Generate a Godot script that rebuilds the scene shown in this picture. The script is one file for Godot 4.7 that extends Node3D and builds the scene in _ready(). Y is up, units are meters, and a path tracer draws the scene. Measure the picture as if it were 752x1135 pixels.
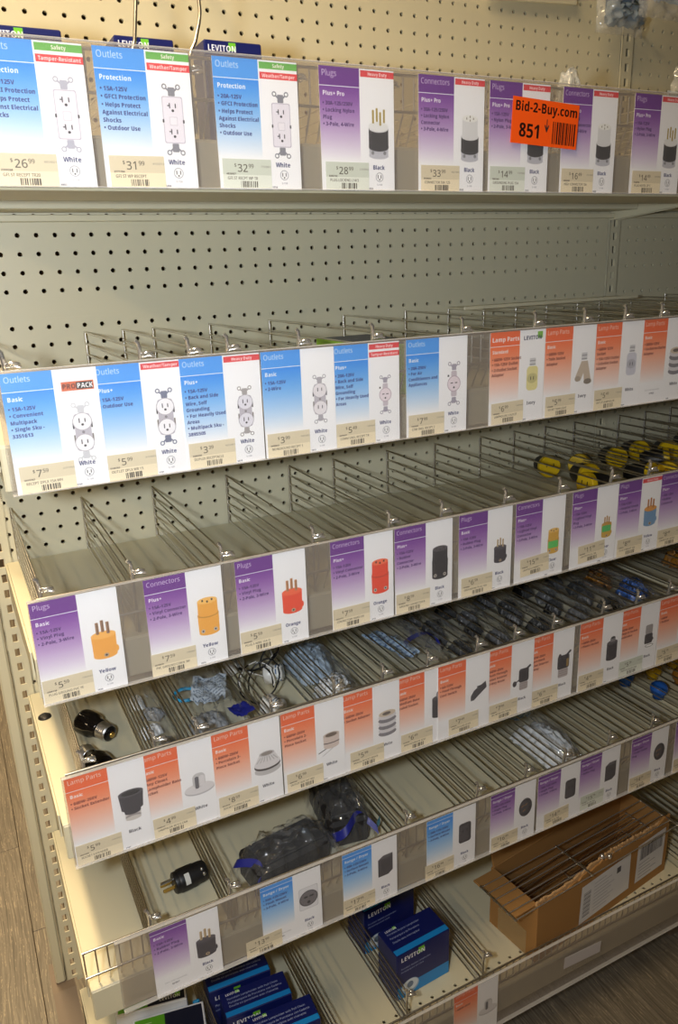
extends Node3D

# ------------------------------------------------------------------ constants (metres, y up, floor at 0, pegboard face at z = 0)
const INCH := 0.0254
const RAIL_Z := 0.3815
const TAG_W := 0.0955
const TAG_H := 0.127
const RAIL_TOP := [1.654, 1.3516, 1.1012, 0.871, 0.606, 0.235]
const DECK := [1.578, 1.276, 1.0255, 0.796, 0.527, 0.170]
const BAY := 1.2287
const PX := 2.6

var M := {}
var rng := RandomNumberGenerator.new()
var font_reg: RID
var font_bold: RID
var ts: TextServer
var fonts := []
var glyphs := {}
var noise := FastNoiseLite.new()

# ------------------------------------------------------------------ mesh builder
class MB:
	var v := PackedVector3Array()
	var n := PackedVector3Array()
	var uv := PackedVector2Array()
	var ix := PackedInt32Array()

	func tri(a: Vector3, b: Vector3, c: Vector3) -> void:
		var k := v.size()
		var m := (b - a).cross(c - a).normalized()
		v.append_array([a, b, c]); n.append_array([m, m, m]); uv.append_array([Vector2.ZERO, Vector2.ZERO, Vector2.ZERO])
		ix.append_array([k, k + 2, k + 1])

	func quad(a: Vector3, b: Vector3, c: Vector3, d: Vector3, r := Rect2(0, 0, 0, 0)) -> void:
		var k := v.size()
		var m := (b - a).cross(d - a).normalized()
		if m == Vector3.ZERO:
			m = (c - b).cross(d - c).normalized()
		v.append_array([a, b, c, d]); n.append_array([m, m, m, m])
		var p := r.position
		var e := r.end
		uv.append_array([Vector2(p.x, e.y), Vector2(e.x, e.y), Vector2(e.x, p.y), Vector2(p.x, p.y)])
		ix.append_array([k, k + 2, k + 1, k, k + 3, k + 2])

	func box(c: Vector3, s: Vector3, ch := 0.0, b := Basis()) -> void:
		var h := s * 0.5
		flip_centre = c
		ch = minf(ch, minf(h.x, minf(h.y, h.z)) * 0.9)
		if ch <= 0.0:
			var f := [[Vector3(1, 0, 0), Vector3(0, 1, 0)], [Vector3(-1, 0, 0), Vector3(0, 1, 0)], [Vector3(0, 1, 0), Vector3(0, 0, 1)], [Vector3(0, -1, 0), Vector3(0, 0, 1)], [Vector3(0, 0, 1), Vector3(0, 1, 0)], [Vector3(0, 0, -1), Vector3(0, 1, 0)]]
			for q in f:
				var nn: Vector3 = q[0]
				var up: Vector3 = q[1]
				var rt := up.cross(nn)
				quad(c + b * ((nn - rt - up) * h), c + b * ((nn + rt - up) * h), c + b * ((nn + rt + up) * h), c + b * ((nn - rt + up) * h), Rect2(0, 0, 1, 1))
			return
		var g := h - Vector3(ch, ch, ch)
		for ax in 3:
			for sg in [-1.0, 1.0]:
				var nn := Vector3.ZERO; nn[ax] = sg
				var up := Vector3.ZERO; up[(ax + 1) % 3] = 1.0
				var rt := up.cross(nn)
				var o := Vector3(nn * h)
				quad(c + b * (o + (-rt - up) * g), c + b * (o + (rt - up) * g), c + b * (o + (rt + up) * g), c + b * (o + (-rt + up) * g), Rect2(0, 0, 1, 1))
		for ax in 3:
			var b1 := (ax + 1) % 3
			var b2 := (ax + 2) % 3
			for s1 in [-1.0, 1.0]:
				for s2 in [-1.0, 1.0]:
					var p := Vector3.ZERO; p[b1] = s1 * h[b1]; p[b2] = s2 * g[b2]
					var q := Vector3.ZERO; q[b1] = s1 * g[b1]; q[b2] = s2 * h[b2]
					var e := Vector3.ZERO; e[ax] = g[ax]
					if s1 * s2 > 0:
						quad(c + b * (p - e), c + b * (p + e), c + b * (q + e), c + b * (q - e))
						flip_last()
					else:
						quad(c + b * (p + e), c + b * (p - e), c + b * (q - e), c + b * (q + e))
						flip_last()
		for sx in [-1.0, 1.0]:
			for sy in [-1.0, 1.0]:
				for sz in [-1.0, 1.0]:
					var k := Vector3(sx, sy, sz)
					var pa := c + b * (Vector3(h.x, g.y, g.z) * k)
					var pb := c + b * (Vector3(g.x, h.y, g.z) * k)
					var pc := c + b * (Vector3(g.x, g.y, h.z) * k)
					if sx * sy * sz > 0:
						tri(pa, pb, pc)
					else:
						tri(pa, pc, pb)

	func flip_last() -> void:   # make the last quad face away from the mesh: its normal must point outwards along its own centre line
		var k := v.size() - 4
		var m := n[k]
		var mid := (v[k] + v[k + 2]) * 0.5
		var other := (v[k + 1] + v[k + 3]) * 0.5
		var out := (mid + other) * 0.5
		if flip_centre != Vector3.INF and m.dot(out - flip_centre) < 0.0:
			for i in 4:
				n[k + i] = -m
			var t := ix.size() - 6
			ix[t + 1] = k + 1; ix[t + 2] = k + 2; ix[t + 4] = k + 2; ix[t + 5] = k + 3
	var flip_centre := Vector3.ZERO

	func tube(p: Array, r: float, seg := 8, caps := true) -> void:
		var cnt := p.size()
		var up := Vector3.UP
		var first := v.size()
		var side := Vector3.ZERO
		for i in cnt:
			var t: Vector3 = (p[mini(i + 1, cnt - 1)] - p[maxi(i - 1, 0)]).normalized()
			if i == 0:
				side = t.cross(up if absf(t.y) < 0.9 else Vector3.RIGHT).normalized()
			else:
				side = (side - t * side.dot(t)).normalized()
			var bn := t.cross(side)
			for j in seg:
				var a := TAU * j / seg
				var d := side * cos(a) + bn * sin(a)
				v.append(p[i] + d * r); n.append(d); uv.append(Vector2(float(j) / seg, float(i) / cnt))
		for i in cnt - 1:
			for j in seg:
				var a := first + i * seg + j
				var b2 := first + i * seg + (j + 1) % seg
				ix.append_array([a, b2 + seg, b2, a, a + seg, b2 + seg])
		if caps:
			for e in [0, cnt - 1]:
				var k := v.size()
				var t: Vector3 = (p[1] - p[0]).normalized() * -1.0 if e == 0 else (p[cnt - 1] - p[cnt - 2]).normalized()
				v.append(p[e]); n.append(t); uv.append(Vector2.ZERO)
				for j in seg:
					v.append(v[first + e * seg + j]); n.append(t); uv.append(Vector2.ZERO)
				for j in seg:
					var a := k + 1 + j
					var b3 := k + 1 + (j + 1) % seg
					if e == 0:
						ix.append_array([k, a, b3])
					else:
						ix.append_array([k, b3, a])

	# profile: list of Vector2(radius, along); a sharp corner is a point given twice
	func lathe(pr: Array, xf := Transform3D(), seg := 20, sq := Vector2.ONE) -> void:
		var first := v.size()
		var cnt := pr.size()
		for i in cnt:
			var p0: Vector2 = pr[maxi(i - 1, 0)]
			var p1: Vector2 = pr[mini(i + 1, cnt - 1)]
			var here: Vector2 = pr[i]
			if i > 0 and p0.is_equal_approx(here): p0 = here
			if i < cnt - 1 and p1.is_equal_approx(here): p1 = here
			var t := (p1 - p0).normalized()
			var nn := Vector2(t.y, -t.x)
			for j in seg:
				var a := TAU * j / seg
				var d := Vector3(cos(a) * sq.x, 0, sin(a) * sq.y)
				v.append(xf * (d * here.x + Vector3(0, here.y, 0)))
				n.append((xf.basis * Vector3(cos(a) * nn.x, nn.y, sin(a) * nn.x)).normalized())
				uv.append(Vector2(float(j) / seg, float(i) / cnt))
		for i in cnt - 1:
			if pr[i].is_equal_approx(pr[i + 1]): continue
			for j in seg:
				var a := first + i * seg + j
				var b := first + i * seg + (j + 1) % seg
				ix.append_array([a, b, b + seg, a, b + seg, a + seg])

	func prism(pts: Array, z0: float, z1: float, xf := Transform3D()) -> void:   # pts counter-clockwise in x, y
		var pk := PackedVector2Array(pts)
		var t := Geometry2D.triangulate_polygon(pk)
		for i in range(0, t.size(), 3):
			var a: Vector2 = pts[t[i]]
			var b: Vector2 = pts[t[i + 1]]
			var c: Vector2 = pts[t[i + 2]]
			if (b - a).cross(c - a) < 0:
				var s := b; b = c; c = s
			tri(xf * Vector3(a.x, a.y, z1), xf * Vector3(b.x, b.y, z1), xf * Vector3(c.x, c.y, z1))
			tri(xf * Vector3(a.x, a.y, z0), xf * Vector3(c.x, c.y, z0), xf * Vector3(b.x, b.y, z0))
		for i in pts.size():
			var a: Vector2 = pts[i]
			var b: Vector2 = pts[(i + 1) % pts.size()]
			quad(xf * Vector3(a.x, a.y, z1), xf * Vector3(a.x, a.y, z0), xf * Vector3(b.x, b.y, z0), xf * Vector3(b.x, b.y, z1))

	func sheet(nu: int, nv: int, f: Callable) -> void:   # smooth surface f(u, v), u and v in 0..1
		var first := v.size()
		for i in nv + 1:
			for j in nu + 1:
				v.append(f.call(float(j) / nu, float(i) / nv)); n.append(Vector3.ZERO); uv.append(Vector2(float(j) / nu, float(i) / nv))
		for i in nv:
			for j in nu:
				var a := first + i * (nu + 1) + j
				var b := a + 1
				var c := a + nu + 2
				var d := a + nu + 1
				var m := (v[c] - v[a]).cross(v[d] - v[b])
				for q in [a, b, c, d]: n[q] += m
				ix.append_array([a, c, b, a, d, c])
		for k in range(first, v.size()): n[k] = n[k].normalized()

	func mesh() -> ArrayMesh:
		var ar := []
		ar.resize(Mesh.ARRAY_MAX)
		ar[Mesh.ARRAY_VERTEX] = v; ar[Mesh.ARRAY_NORMAL] = n; ar[Mesh.ARRAY_TEX_UV] = uv; ar[Mesh.ARRAY_INDEX] = ix
		var m := ArrayMesh.new()
		m.add_surface_from_arrays(Mesh.PRIMITIVE_TRIANGLES, ar)
		return m

# ------------------------------------------------------------------ scene helpers
var used := {}
func numbered(called: String) -> String:
	var k: int = used.get(called, 0)
	used[called] = k + 1
	return called if k == 0 else "%s_%03d" % [called, k]

func tag_meta(o: Node3D, label: String, category: String, group := "") -> void:
	o.set_meta("label", label); o.set_meta("category", category)
	if group: o.set_meta("group", group)

func thing(called: String, label: String, category: String, at := Vector3.ZERO, group := "", basis_ := Basis()) -> Node3D:
	var o := Node3D.new()
	o.name = numbered(called)
	add_child(o, true)
	o.transform = Transform3D(basis_, at)
	tag_meta(o, label, category, group)
	return o

func part(parent: Node, called: String, m, mat: Material, at := Vector3.ZERO, basis_ := Basis(), label := "") -> MeshInstance3D:
	var o := MeshInstance3D.new()
	o.name = called
	o.mesh = m.mesh() if m is MB else m
	o.material_override = mat
	o.transform = Transform3D(basis_, at)
	if label: o.set_meta("label", label)
	parent.add_child(o, true)
	return o

func struct(called: String, m, mat: Material, at := Vector3.ZERO) -> MeshInstance3D:
	var o := part(self, called, m, mat, at)
	o.set_meta("kind", "structure")
	return o

func mat(c: Color, rough := 0.6, metal := 0.0) -> StandardMaterial3D:
	var m := StandardMaterial3D.new()
	m.albedo_color = c; m.roughness = rough; m.metallic = metal
	return m

func rgb(r: int, g: int, b: int) -> Color:
	return Color(r / 255.0, g / 255.0, b / 255.0)

func clear(c: Color, alpha: float, rough := 0.08) -> StandardMaterial3D:
	var m := mat(Color(c.r, c.g, c.b, alpha), rough)
	m.transparency = BaseMaterial3D.TRANSPARENCY_ALPHA
	return m

func printed(im: Image, rough := 0.55) -> StandardMaterial3D:
	var m := mat(Color.WHITE, rough)
	m.albedo_texture = ImageTexture.create_from_image(im)
	m.texture_repeat = false
	return m

# ------------------------------------------------------------------ printing: a small raster kit, coordinates in millimetres
func dot_(im: Image, x: int, y: int, c: Color, a: float) -> void:
	if x < 0 or y < 0 or x >= im.get_width() or y >= im.get_height() or a <= 0.0: return
	im.set_pixel(x, y, c if a >= 0.99 else im.get_pixel(x, y).lerp(c, a))

func fill(im: Image, x: float, y: float, w: float, h: float, c: Color) -> void:
	im.fill_rect(Rect2i(roundi(x * PX), roundi(y * PX), maxi(1, roundi(w * PX)), maxi(1, roundi(h * PX))), c)

func grad(im: Image, x: float, y: float, w: float, h: float, a: Color, b: Color) -> void:
	var y0 := roundi(y * PX)
	var y1 := roundi((y + h) * PX)
	for j in range(y0, y1):
		im.fill_rect(Rect2i(roundi(x * PX), j, roundi(w * PX), 1), a.lerp(b, clampf(float(j - y0) / (y1 - y0), 0, 1)))

func ell(im: Image, cx: float, cy: float, rx: float, ry: float, c: Color) -> void:
	var m := minf(rx, ry) * PX
	for y in range(floori((cy - ry) * PX), ceili((cy + ry) * PX) + 1):
		for x in range(floori((cx - rx) * PX), ceili((cx + rx) * PX) + 1):
			var dx := ((x + 0.5) / PX - cx) / rx
			var dy := ((y + 0.5) / PX - cy) / ry
			dot_(im, x, y, c, clampf((1.0 - sqrt(dx * dx + dy * dy)) * m + 0.5, 0, 1))

func rrect(im: Image, cx: float, cy: float, w: float, h: float, r: float, c: Color) -> void:
	for y in range(floori((cy - h / 2) * PX) - 1, ceili((cy + h / 2) * PX) + 1):
		for x in range(floori((cx - w / 2) * PX) - 1, ceili((cx + w / 2) * PX) + 1):
			var q := Vector2(absf((x + 0.5) / PX - cx) - w / 2 + r, absf((y + 0.5) / PX - cy) - h / 2 + r)
			var d := Vector2(maxf(q.x, 0), maxf(q.y, 0)).length() + minf(maxf(q.x, q.y), 0.0) - r
			dot_(im, x, y, c, clampf(0.5 - d * PX, 0, 1))

func seg(im: Image, x1: float, y1: float, x2: float, y2: float, w: float, c: Color) -> void:
	var a := Vector2(x1, y1)
	var b := Vector2(x2, y2)
	for y in range(floori((minf(y1, y2) - w) * PX), ceili((maxf(y1, y2) + w) * PX) + 1):
		for x in range(floori((minf(x1, x2) - w) * PX), ceili((maxf(x1, x2) + w) * PX) + 1):
			var p := Vector2((x + 0.5) / PX, (y + 0.5) / PX)
			var t := clampf((p - a).dot(b - a) / maxf((b - a).length_squared(), 0.0001), 0, 1)
			dot_(im, x, y, c, clampf(0.5 - (p.distance_to(a + (b - a) * t) - w / 2) * PX, 0, 1))

func poly(im: Image, pts: Array, c: Color) -> void:
	var lo := Vector2(1e9, 1e9)
	var hi := -lo
	for p in pts:
		lo = lo.min(p); hi = hi.max(p)
	var pk := PackedVector2Array(pts)
	for y in range(floori(lo.y * PX), ceili(hi.y * PX) + 1):
		for x in range(floori(lo.x * PX), ceili(hi.x * PX) + 1):
			var s := 0.0
			for k in 4:
				if Geometry2D.is_point_in_polygon(Vector2((x + 0.25 + 0.5 * (k % 2)) / PX, (y + 0.25 + 0.5 * (k / 2)) / PX), pk): s += 0.25
			dot_(im, x, y, c, s)

func glyph(bold: bool, size: int, ch: int) -> Array:
	var key := (ch * 128 + size) * 2 + int(bold)
	if not glyphs.has(key):
		var f := font_bold if bold else font_reg
		var sz := Vector2i(size, 0)
		var g := ts.font_get_glyph_index(f, size, ch, 0)
		ts.font_render_glyph(f, sz, g)
		var ti := ts.font_get_glyph_texture_idx(f, sz, g)
		var r := ts.font_get_glyph_uv_rect(f, sz, g)
		var pic: Image = null
		if ti >= 0 and r.size.x > 0:
			pic = ts.font_get_texture_image(f, sz, ti).get_region(Rect2i(r))
		glyphs[key] = [pic, ts.font_get_glyph_offset(f, sz, g), ts.font_get_glyph_advance(f, size, g).x]
	return glyphs[key]

func text(im: Image, x: float, y: float, mm: float, s: String, c: Color, bold := false, centre := false) -> float:
	var size := maxi(6, roundi(mm * PX))
	var at := x * PX
	if centre:
		var wd := 0.0
		for ch in s: wd += glyph(bold, size, ch.unicode_at(0))[2]
		at -= wd / 2
	for ch in s:
		var g := glyph(bold, size, ch.unicode_at(0))
		var pic: Image = g[0]
		if pic != null:
			var ox := roundi(at + g[1].x)
			var oy := roundi(y * PX + g[1].y)
			for j in pic.get_height():
				for i in pic.get_width():
					var a := pic.get_pixel(i, j).a
					if a > 0.02: dot_(im, ox + i, oy + j, c, a)
		at += g[2]
	return at / PX

func barcode(im: Image, x: float, y: float, w: float, h: float, c: Color, r: RandomNumberGenerator) -> void:
	var at := x
	while at < x + w:
		var b := r.randf_range(0.4, 1.5)
		fill(im, at, y, b, h, c)
		at += b + r.randf_range(0.4, 1.3)

# ------------------------------------------------------------------ printed product pictures (flat print on the tags); cx, cy in mm
const INK := Color(0.16, 0.15, 0.18)

func ears(im: Image, cx: float, cy: float, up: float, k: float, c: Color) -> void:   # the mounting strap of an outlet
	rrect(im, cx, cy, 7 * k, 8 * k, 1 * k, c)
	for s in [-1, 1]:
		seg(im, cx + s * 2 * k, cy, cx + s * 6.5 * k, cy + up * 4 * k, 1.6 * k, c)
		ell(im, cx + s * 7 * k, cy + up * 4.5 * k, 2.6 * k, 2.6 * k, c)
		ell(im, cx + s * 7 * k, cy + up * 4.5 * k, 1.4 * k, 1.4 * k, Color.WHITE)

func face_slots(im: Image, cx: float, cy: float, k: float, ground: bool, tee := false) -> void:
	seg(im, cx - 3 * k, cy - 2.2 * k, cx - 3 * k, cy + 1.8 * k, 1.0 * k, INK)
	seg(im, cx + 3 * k, cy - 1.8 * k, cx + 3 * k, cy + 1.4 * k, 1.0 * k, INK)
	if tee: seg(im, cx - 5 * k, cy - 0.2 * k, cx - 3 * k, cy - 0.2 * k, 0.9 * k, INK)
	if ground: ell(im, cx, cy + 4.3 * k, 1.3 * k, 1.2 * k, INK)

func pic_duplex(im: Image, cx: float, cy: float, k: float, strap: Color, body: Color, ground := true) -> void:
	ears(im, cx, cy - 25 * k, -1, k, strap); ears(im, cx, cy + 25 * k, 1, k, strap)
	for s in [-1, 1]:
		seg(im, cx + s * 9.5 * k, cy - 10 * k, cx + s * 9.5 * k, cy - 5 * k, 1.6 * k, INK)
		seg(im, cx + s * 9.5 * k, cy + 3 * k, cx + s * 9.5 * k, cy + 10 * k, 1.6 * k, Color(0.45, 0.42, 0.4))
	rrect(im, cx, cy, 17 * k, 40 * k, 3 * k, Color(0.72, 0.7, 0.74))
	for s in [-1, 1]:
		ell(im, cx, cy + s * 11.5 * k, 10.2 * k, 9.6 * k, Color(0.66, 0.64, 0.68))
		ell(im, cx, cy + s * 11.5 * k, 9.4 * k, 8.9 * k, body)
		face_slots(im, cx, cy + s * 11.5 * k - 1 * k, k, ground)
	ell(im, cx, cy, 1.5 * k, 1.5 * k, Color(0.5, 0.48, 0.5))

func pic_gfci(im: Image, cx: float, cy: float, k: float, strap: Color) -> void:
	ears(im, cx, cy - 26 * k, -1, k, strap); ears(im, cx, cy + 26 * k, 1, k, strap)
	rrect(im, cx, cy, 21.5 * k, 43.5 * k, 2 * k, Color(0.72, 0.69, 0.76))
	rrect(im, cx, cy, 20 * k, 42 * k, 2 * k, Color(0.9, 0.88, 0.92))
	face_slots(im, cx, cy - 13 * k, k, true, true)
	face_slots(im, cx, cy + 11 * k, k, true, true)
	rrect(im, cx, cy + 1 * k, 8 * k, 8 * k, 0.5 * k, Color(0.78, 0.76, 0.8)); rrect(im, cx, cy + 1 * k, 7 * k, 7 * k, 0.5 * k, Color(0.92, 0.9, 0.93))
	for s in [-1, 1]: rrect(im, cx + s * 10.6 * k, cy + 1 * k, 1.6 * k, 3 * k, 0.4 * k, INK)

func pic_single(im: Image, cx: float, cy: float, k: float) -> void:
	ears(im, cx, cy - 22 * k, -1, k, Color(0.62, 0.6, 0.66)); ears(im, cx, cy + 22 * k, 1, k, Color(0.62, 0.6, 0.66))
	rrect(im, cx, cy, 9 * k, 34 * k, 2 * k, Color(0.78, 0.74, 0.78))
	ell(im, cx, cy, 10.5 * k, 10.5 * k, Color(0.7, 0.62, 0.68)); ell(im, cx, cy, 9.6 * k, 9.6 * k, Color(0.9, 0.85, 0.88))
	seg(im, cx - 5 * k, cy - 1 * k, cx - 2 * k, cy - 1 * k, 1.1 * k, INK); seg(im, cx + 2 * k, cy - 1 * k, cx + 5 * k, cy - 1 * k, 1.1 * k, INK)
	ell(im, cx, cy + 5 * k, 1.3 * k, 1.3 * k, INK); rrect(im, cx - 9 * k, cy - 11 * k, 2.5 * k, 2.5 * k, 0.5 * k, INK)

func barrel(im: Image, cx: float, y0: float, y1: float, w0: float, w1: float, c: Color, top: Color) -> void:   # a drum seen a little from above
	ell(im, cx, y1, w1 / 2, w1 * 0.17, c)
	poly(im, [Vector2(cx - w0 / 2, y0), Vector2(cx + w0 / 2, y0), Vector2(cx + w1 / 2, y1), Vector2(cx - w1 / 2, y1)], c)
	ell(im, cx, y0, w0 / 2, w0 * 0.17, top)

func pic_plug(im: Image, cx: float, cy: float, k: float, c: Color, top: Color, prong: Color) -> void:
	barrel(im, cx, cy - 6 * k, cy + 20 * k, 28 * k, 27 * k, c, top)
	ell(im, cx + 14 * k, cy + 14 * k, 2 * k, 4 * k, c)
	for d in [[-6.0, -2.0], [0.0, -4.0], [6.0, -1.0]]:
		rrect(im, cx + d[0] * k, cy - 13 * k + d[1] * k, 3.6 * k, 15 * k, 0.8 * k, prong)
		rrect(im, cx + d[0] * k + 0.6 * k, cy - 13 * k + d[1] * k, 0.8 * k, 13 * k, 0.3 * k, prong.darkened(0.4))
	ell(im, cx + 1 * k, cy + 20 * k, 3 * k, 2.6 * k, Color(0.72, 0.62, 0.5)); ell(im, cx + 1 * k, cy + 20 * k, 1.2 * k, 1.2 * k, INK)

func pic_connector(im: Image, cx: float, cy: float, k: float, c: Color, top: Color) -> void:
	barrel(im, cx, cy - 2 * k, cy + 22 * k, 27 * k, 26 * k, c, c.darkened(0.18))
	barrel(im, cx, cy - 20 * k, cy - 3 * k, 25 * k, 25.5 * k, c, top)
	for d in [-6.0, 0.0, 6.0]: rrect(im, cx + d * k, cy - 20 * k + (1.5 * k if d == 0 else -0.5 * k), 2.2 * k, 2.8 * k, 0.8 * k, top.darkened(0.7))
	for s in [-1, 1]:
		ell(im, cx + s * 8 * k, cy + 20 * k, 2.5 * k, 2.5 * k, Color(0.75, 0.72, 0.68)); ell(im, cx + s * 8 * k, cy + 20 * k, 1.1 * k, 1.1 * k, INK)

func pic_pro(im: Image, cx: float, cy: float, k: float, plug: bool) -> void:   # heavy duty black and white plug or connector
	var y0 := cy - (4.0 if plug else 18.0) * k
	ell(im, cx, cy + 27 * k, 13 * k, 3.6 * k, Color(0.74, 0.74, 0.78))
	barrel(im, cx, cy + 17 * k, cy + 26 * k, 26 * k, 25 * k, Color(0.74, 0.74, 0.78), Color(0.2, 0.19, 0.2))
	barrel(im, cx, cy - (2.0 if plug else -2.0) * k, cy + 18 * k, 26 * k, 26 * k, Color(0.2, 0.19, 0.2), Color(0.86, 0.86, 0.87))
	if plug:
		ell(im, cx, y0, 13 * k, 5 * k, Color(0.9, 0.9, 0.9))
		for d in [[-7.0, -2.0], [-2.0, -4.0], [2.5, 0.0], [7.5, -3.0]]:
			rrect(im, cx + d[0] * k, y0 - 8 * k + d[1] * k, 2.6 * k, 14 * k, 0.6 * k, Color(0.66, 0.58, 0.3))
	else:
		barrel(im, cx, y0, cy + 2 * k, 23 * k, 23 * k, Color(0.86, 0.86, 0.87), Color(0.93, 0.93, 0.92))
		for d in [[-5.0, 0.0], [0.0, -2.0], [5.0, 0.0], [0.0, 2.0]]: rrect(im, cx + d[0] * k, y0 + d[1] * k, 1.2 * k, 2.2 * k, 0.4 * k, Color(0.45, 0.4, 0.35))
	for s in [-1, 1]: ell(im, cx + s * 8 * k, cy + 24 * k, 2 * k, 2 * k, Color(0.5, 0.5, 0.52))

func pic_bulb_socket(im: Image, cx: float, cy: float, k: float, c: Color, kind: int) -> void:
	for j in 4: rrect(im, cx, cy - (22.0 - j * 2.6) * k, 11 * k, 2.2 * k, 1 * k, Color(0.62, 0.62, 0.64) if j % 2 else Color(0.8, 0.8, 0.82))
	if kind == 0:
		rrect(im, cx, cy + 5 * k, 20 * k, 34 * k, 6 * k, c); ell(im, cx, cy + 5 * k, 9 * k, 7 * k, c.darkened(0.12))
		seg(im, cx - 2.5 * k, cy + 3 * k, cx - 2.5 * k, cy + 7 * k, 1 * k, INK); seg(im, cx + 2.5 * k, cy + 3 * k, cx + 2.5 * k, cy + 7 * k, 1 * k, INK)
	else:
		poly(im, [Vector2(cx - 5 * k, cy - 11 * k), Vector2(cx + 7 * k, cy - 11 * k), Vector2(cx + 15 * k, cy + 18 * k), Vector2(cx + 2 * k, cy + 22 * k), Vector2(cx, cy + 6 * k), Vector2(cx - 6 * k, cy + 18 * k), Vector2(cx - 16 * k, cy + 12 * k)], c)
		ell(im, cx + 8.5 * k, cy + 19 * k, 7.5 * k, 4 * k, c.darkened(0.35)); ell(im, cx - 11 * k, cy + 14 * k, 5.5 * k, 4 * k, c.darkened(0.15))

func pic_extender(im: Image, cx: float, cy: float, k: float, c: Color) -> void:
	for j in 4: ell(im, cx, cy + (12.0 + j * 3) * k, 10 * k, 3.2 * k, Color(0.8, 0.78, 0.76) if j % 2 else Color(0.6, 0.58, 0.58))
	barrel(im, cx, cy + 4 * k, cy + 12 * k, 22 * k, 20 * k, c, c)
	barrel(im, cx, cy - 16 * k, cy + 6 * k, 31 * k, 27 * k, c, c.lightened(0.12)); ell(im, cx, cy - 16 * k, 12 * k, 3.6 * k, c.darkened(0.5))

func pic_holder(im: Image, cx: float, cy: float, k: float, kind: int) -> void:
	var w := Color(0.86, 0.85, 0.86)
	if kind == 0:
		ell(im, cx, cy + 12 * k, 20 * k, 8 * k, Color(0.72, 0.71, 0.73)); ell(im, cx, cy + 10 * k, 20 * k, 8 * k, w)
		rrect(im, cx, cy - 2 * k, 17 * k, 22 * k, 7 * k, w.darkened(0.1)); rrect(im, cx - 3 * k, cy + 1 * k, 5 * k, 18 * k, 2 * k, Color(0.38, 0.37, 0.4)); rrect(im, cx + 4 * k, cy, 7 * k, 17 * k, 3 * k, w)
	elif kind == 1:
		ell(im, cx, cy + 15 * k, 19 * k, 8 * k, w.darkened(0.12)); ell(im, cx, cy + 8 * k, 19 * k, 8 * k, Color(0.25, 0.22, 0.22)); ell(im, cx, cy + 5 * k, 19 * k, 8 * k, w)
		poly(im, [Vector2(cx - 19 * k, cy + 5 * k), Vector2(cx - 11 * k, cy - 10 * k), Vector2(cx + 11 * k, cy - 10 * k), Vector2(cx + 19 * k, cy + 5 * k)], w)
		ell(im, cx, cy - 10 * k, 11 * k, 4 * k, Color(0.75, 0.74, 0.75)); ell(im, cx, cy - 10 * k, 8.5 * k, 2.8 * k, Color(0.55, 0.52, 0.5))
		for j in 7: seg(im, cx + (j - 3) * 5 * k, cy + 2 * k, cx + (j - 3) * 3 * k, cy - 5 * k, 1.2 * k, w.darkened(0.2))
	elif kind == 2:
		seg(im, cx - 20 * k, cy + 18 * k, cx - 4 * k, cy + 12 * k, 1.2 * k, INK); seg(im, cx - 14 * k, cy + 24 * k, cx + 4 * k, cy + 14 * k, 1.2 * k, w.darkened(0.1))
		barrel(im, cx, cy - 7 * k, cy + 11 * k, 25 * k, 24 * k, Color(0.84, 0.78, 0.75), Color(0.78, 0.72, 0.68)); ell(im, cx, cy - 7 * k, 9 * k, 3 * k, Color(0.4, 0.34, 0.3)); ell(im, cx, cy + 5 * k, 12.3 * k, 2 * k, Color(0.3, 0.25, 0.25)); ell(im, cx, cy + 3.6 * k, 12.3 * k, 2 * k, Color(0.84, 0.78, 0.75))
	else:
		for j in 6: ell(im, cx, cy + (20.0 - j * 5.5) * k, 15 * k, 5.5 * k, Color(0.5, 0.49, 0.52) if j % 2 == 0 else Color(0.84, 0.83, 0.85))
		ell(im, cx, cy - 12 * k, 14 * k, 5 * k, Color(0.8, 0.74, 0.66)); ell(im, cx - 1 * k, cy - 12 * k, 7 * k, 2.6 * k, Color(0.4, 0.36, 0.34))

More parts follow.
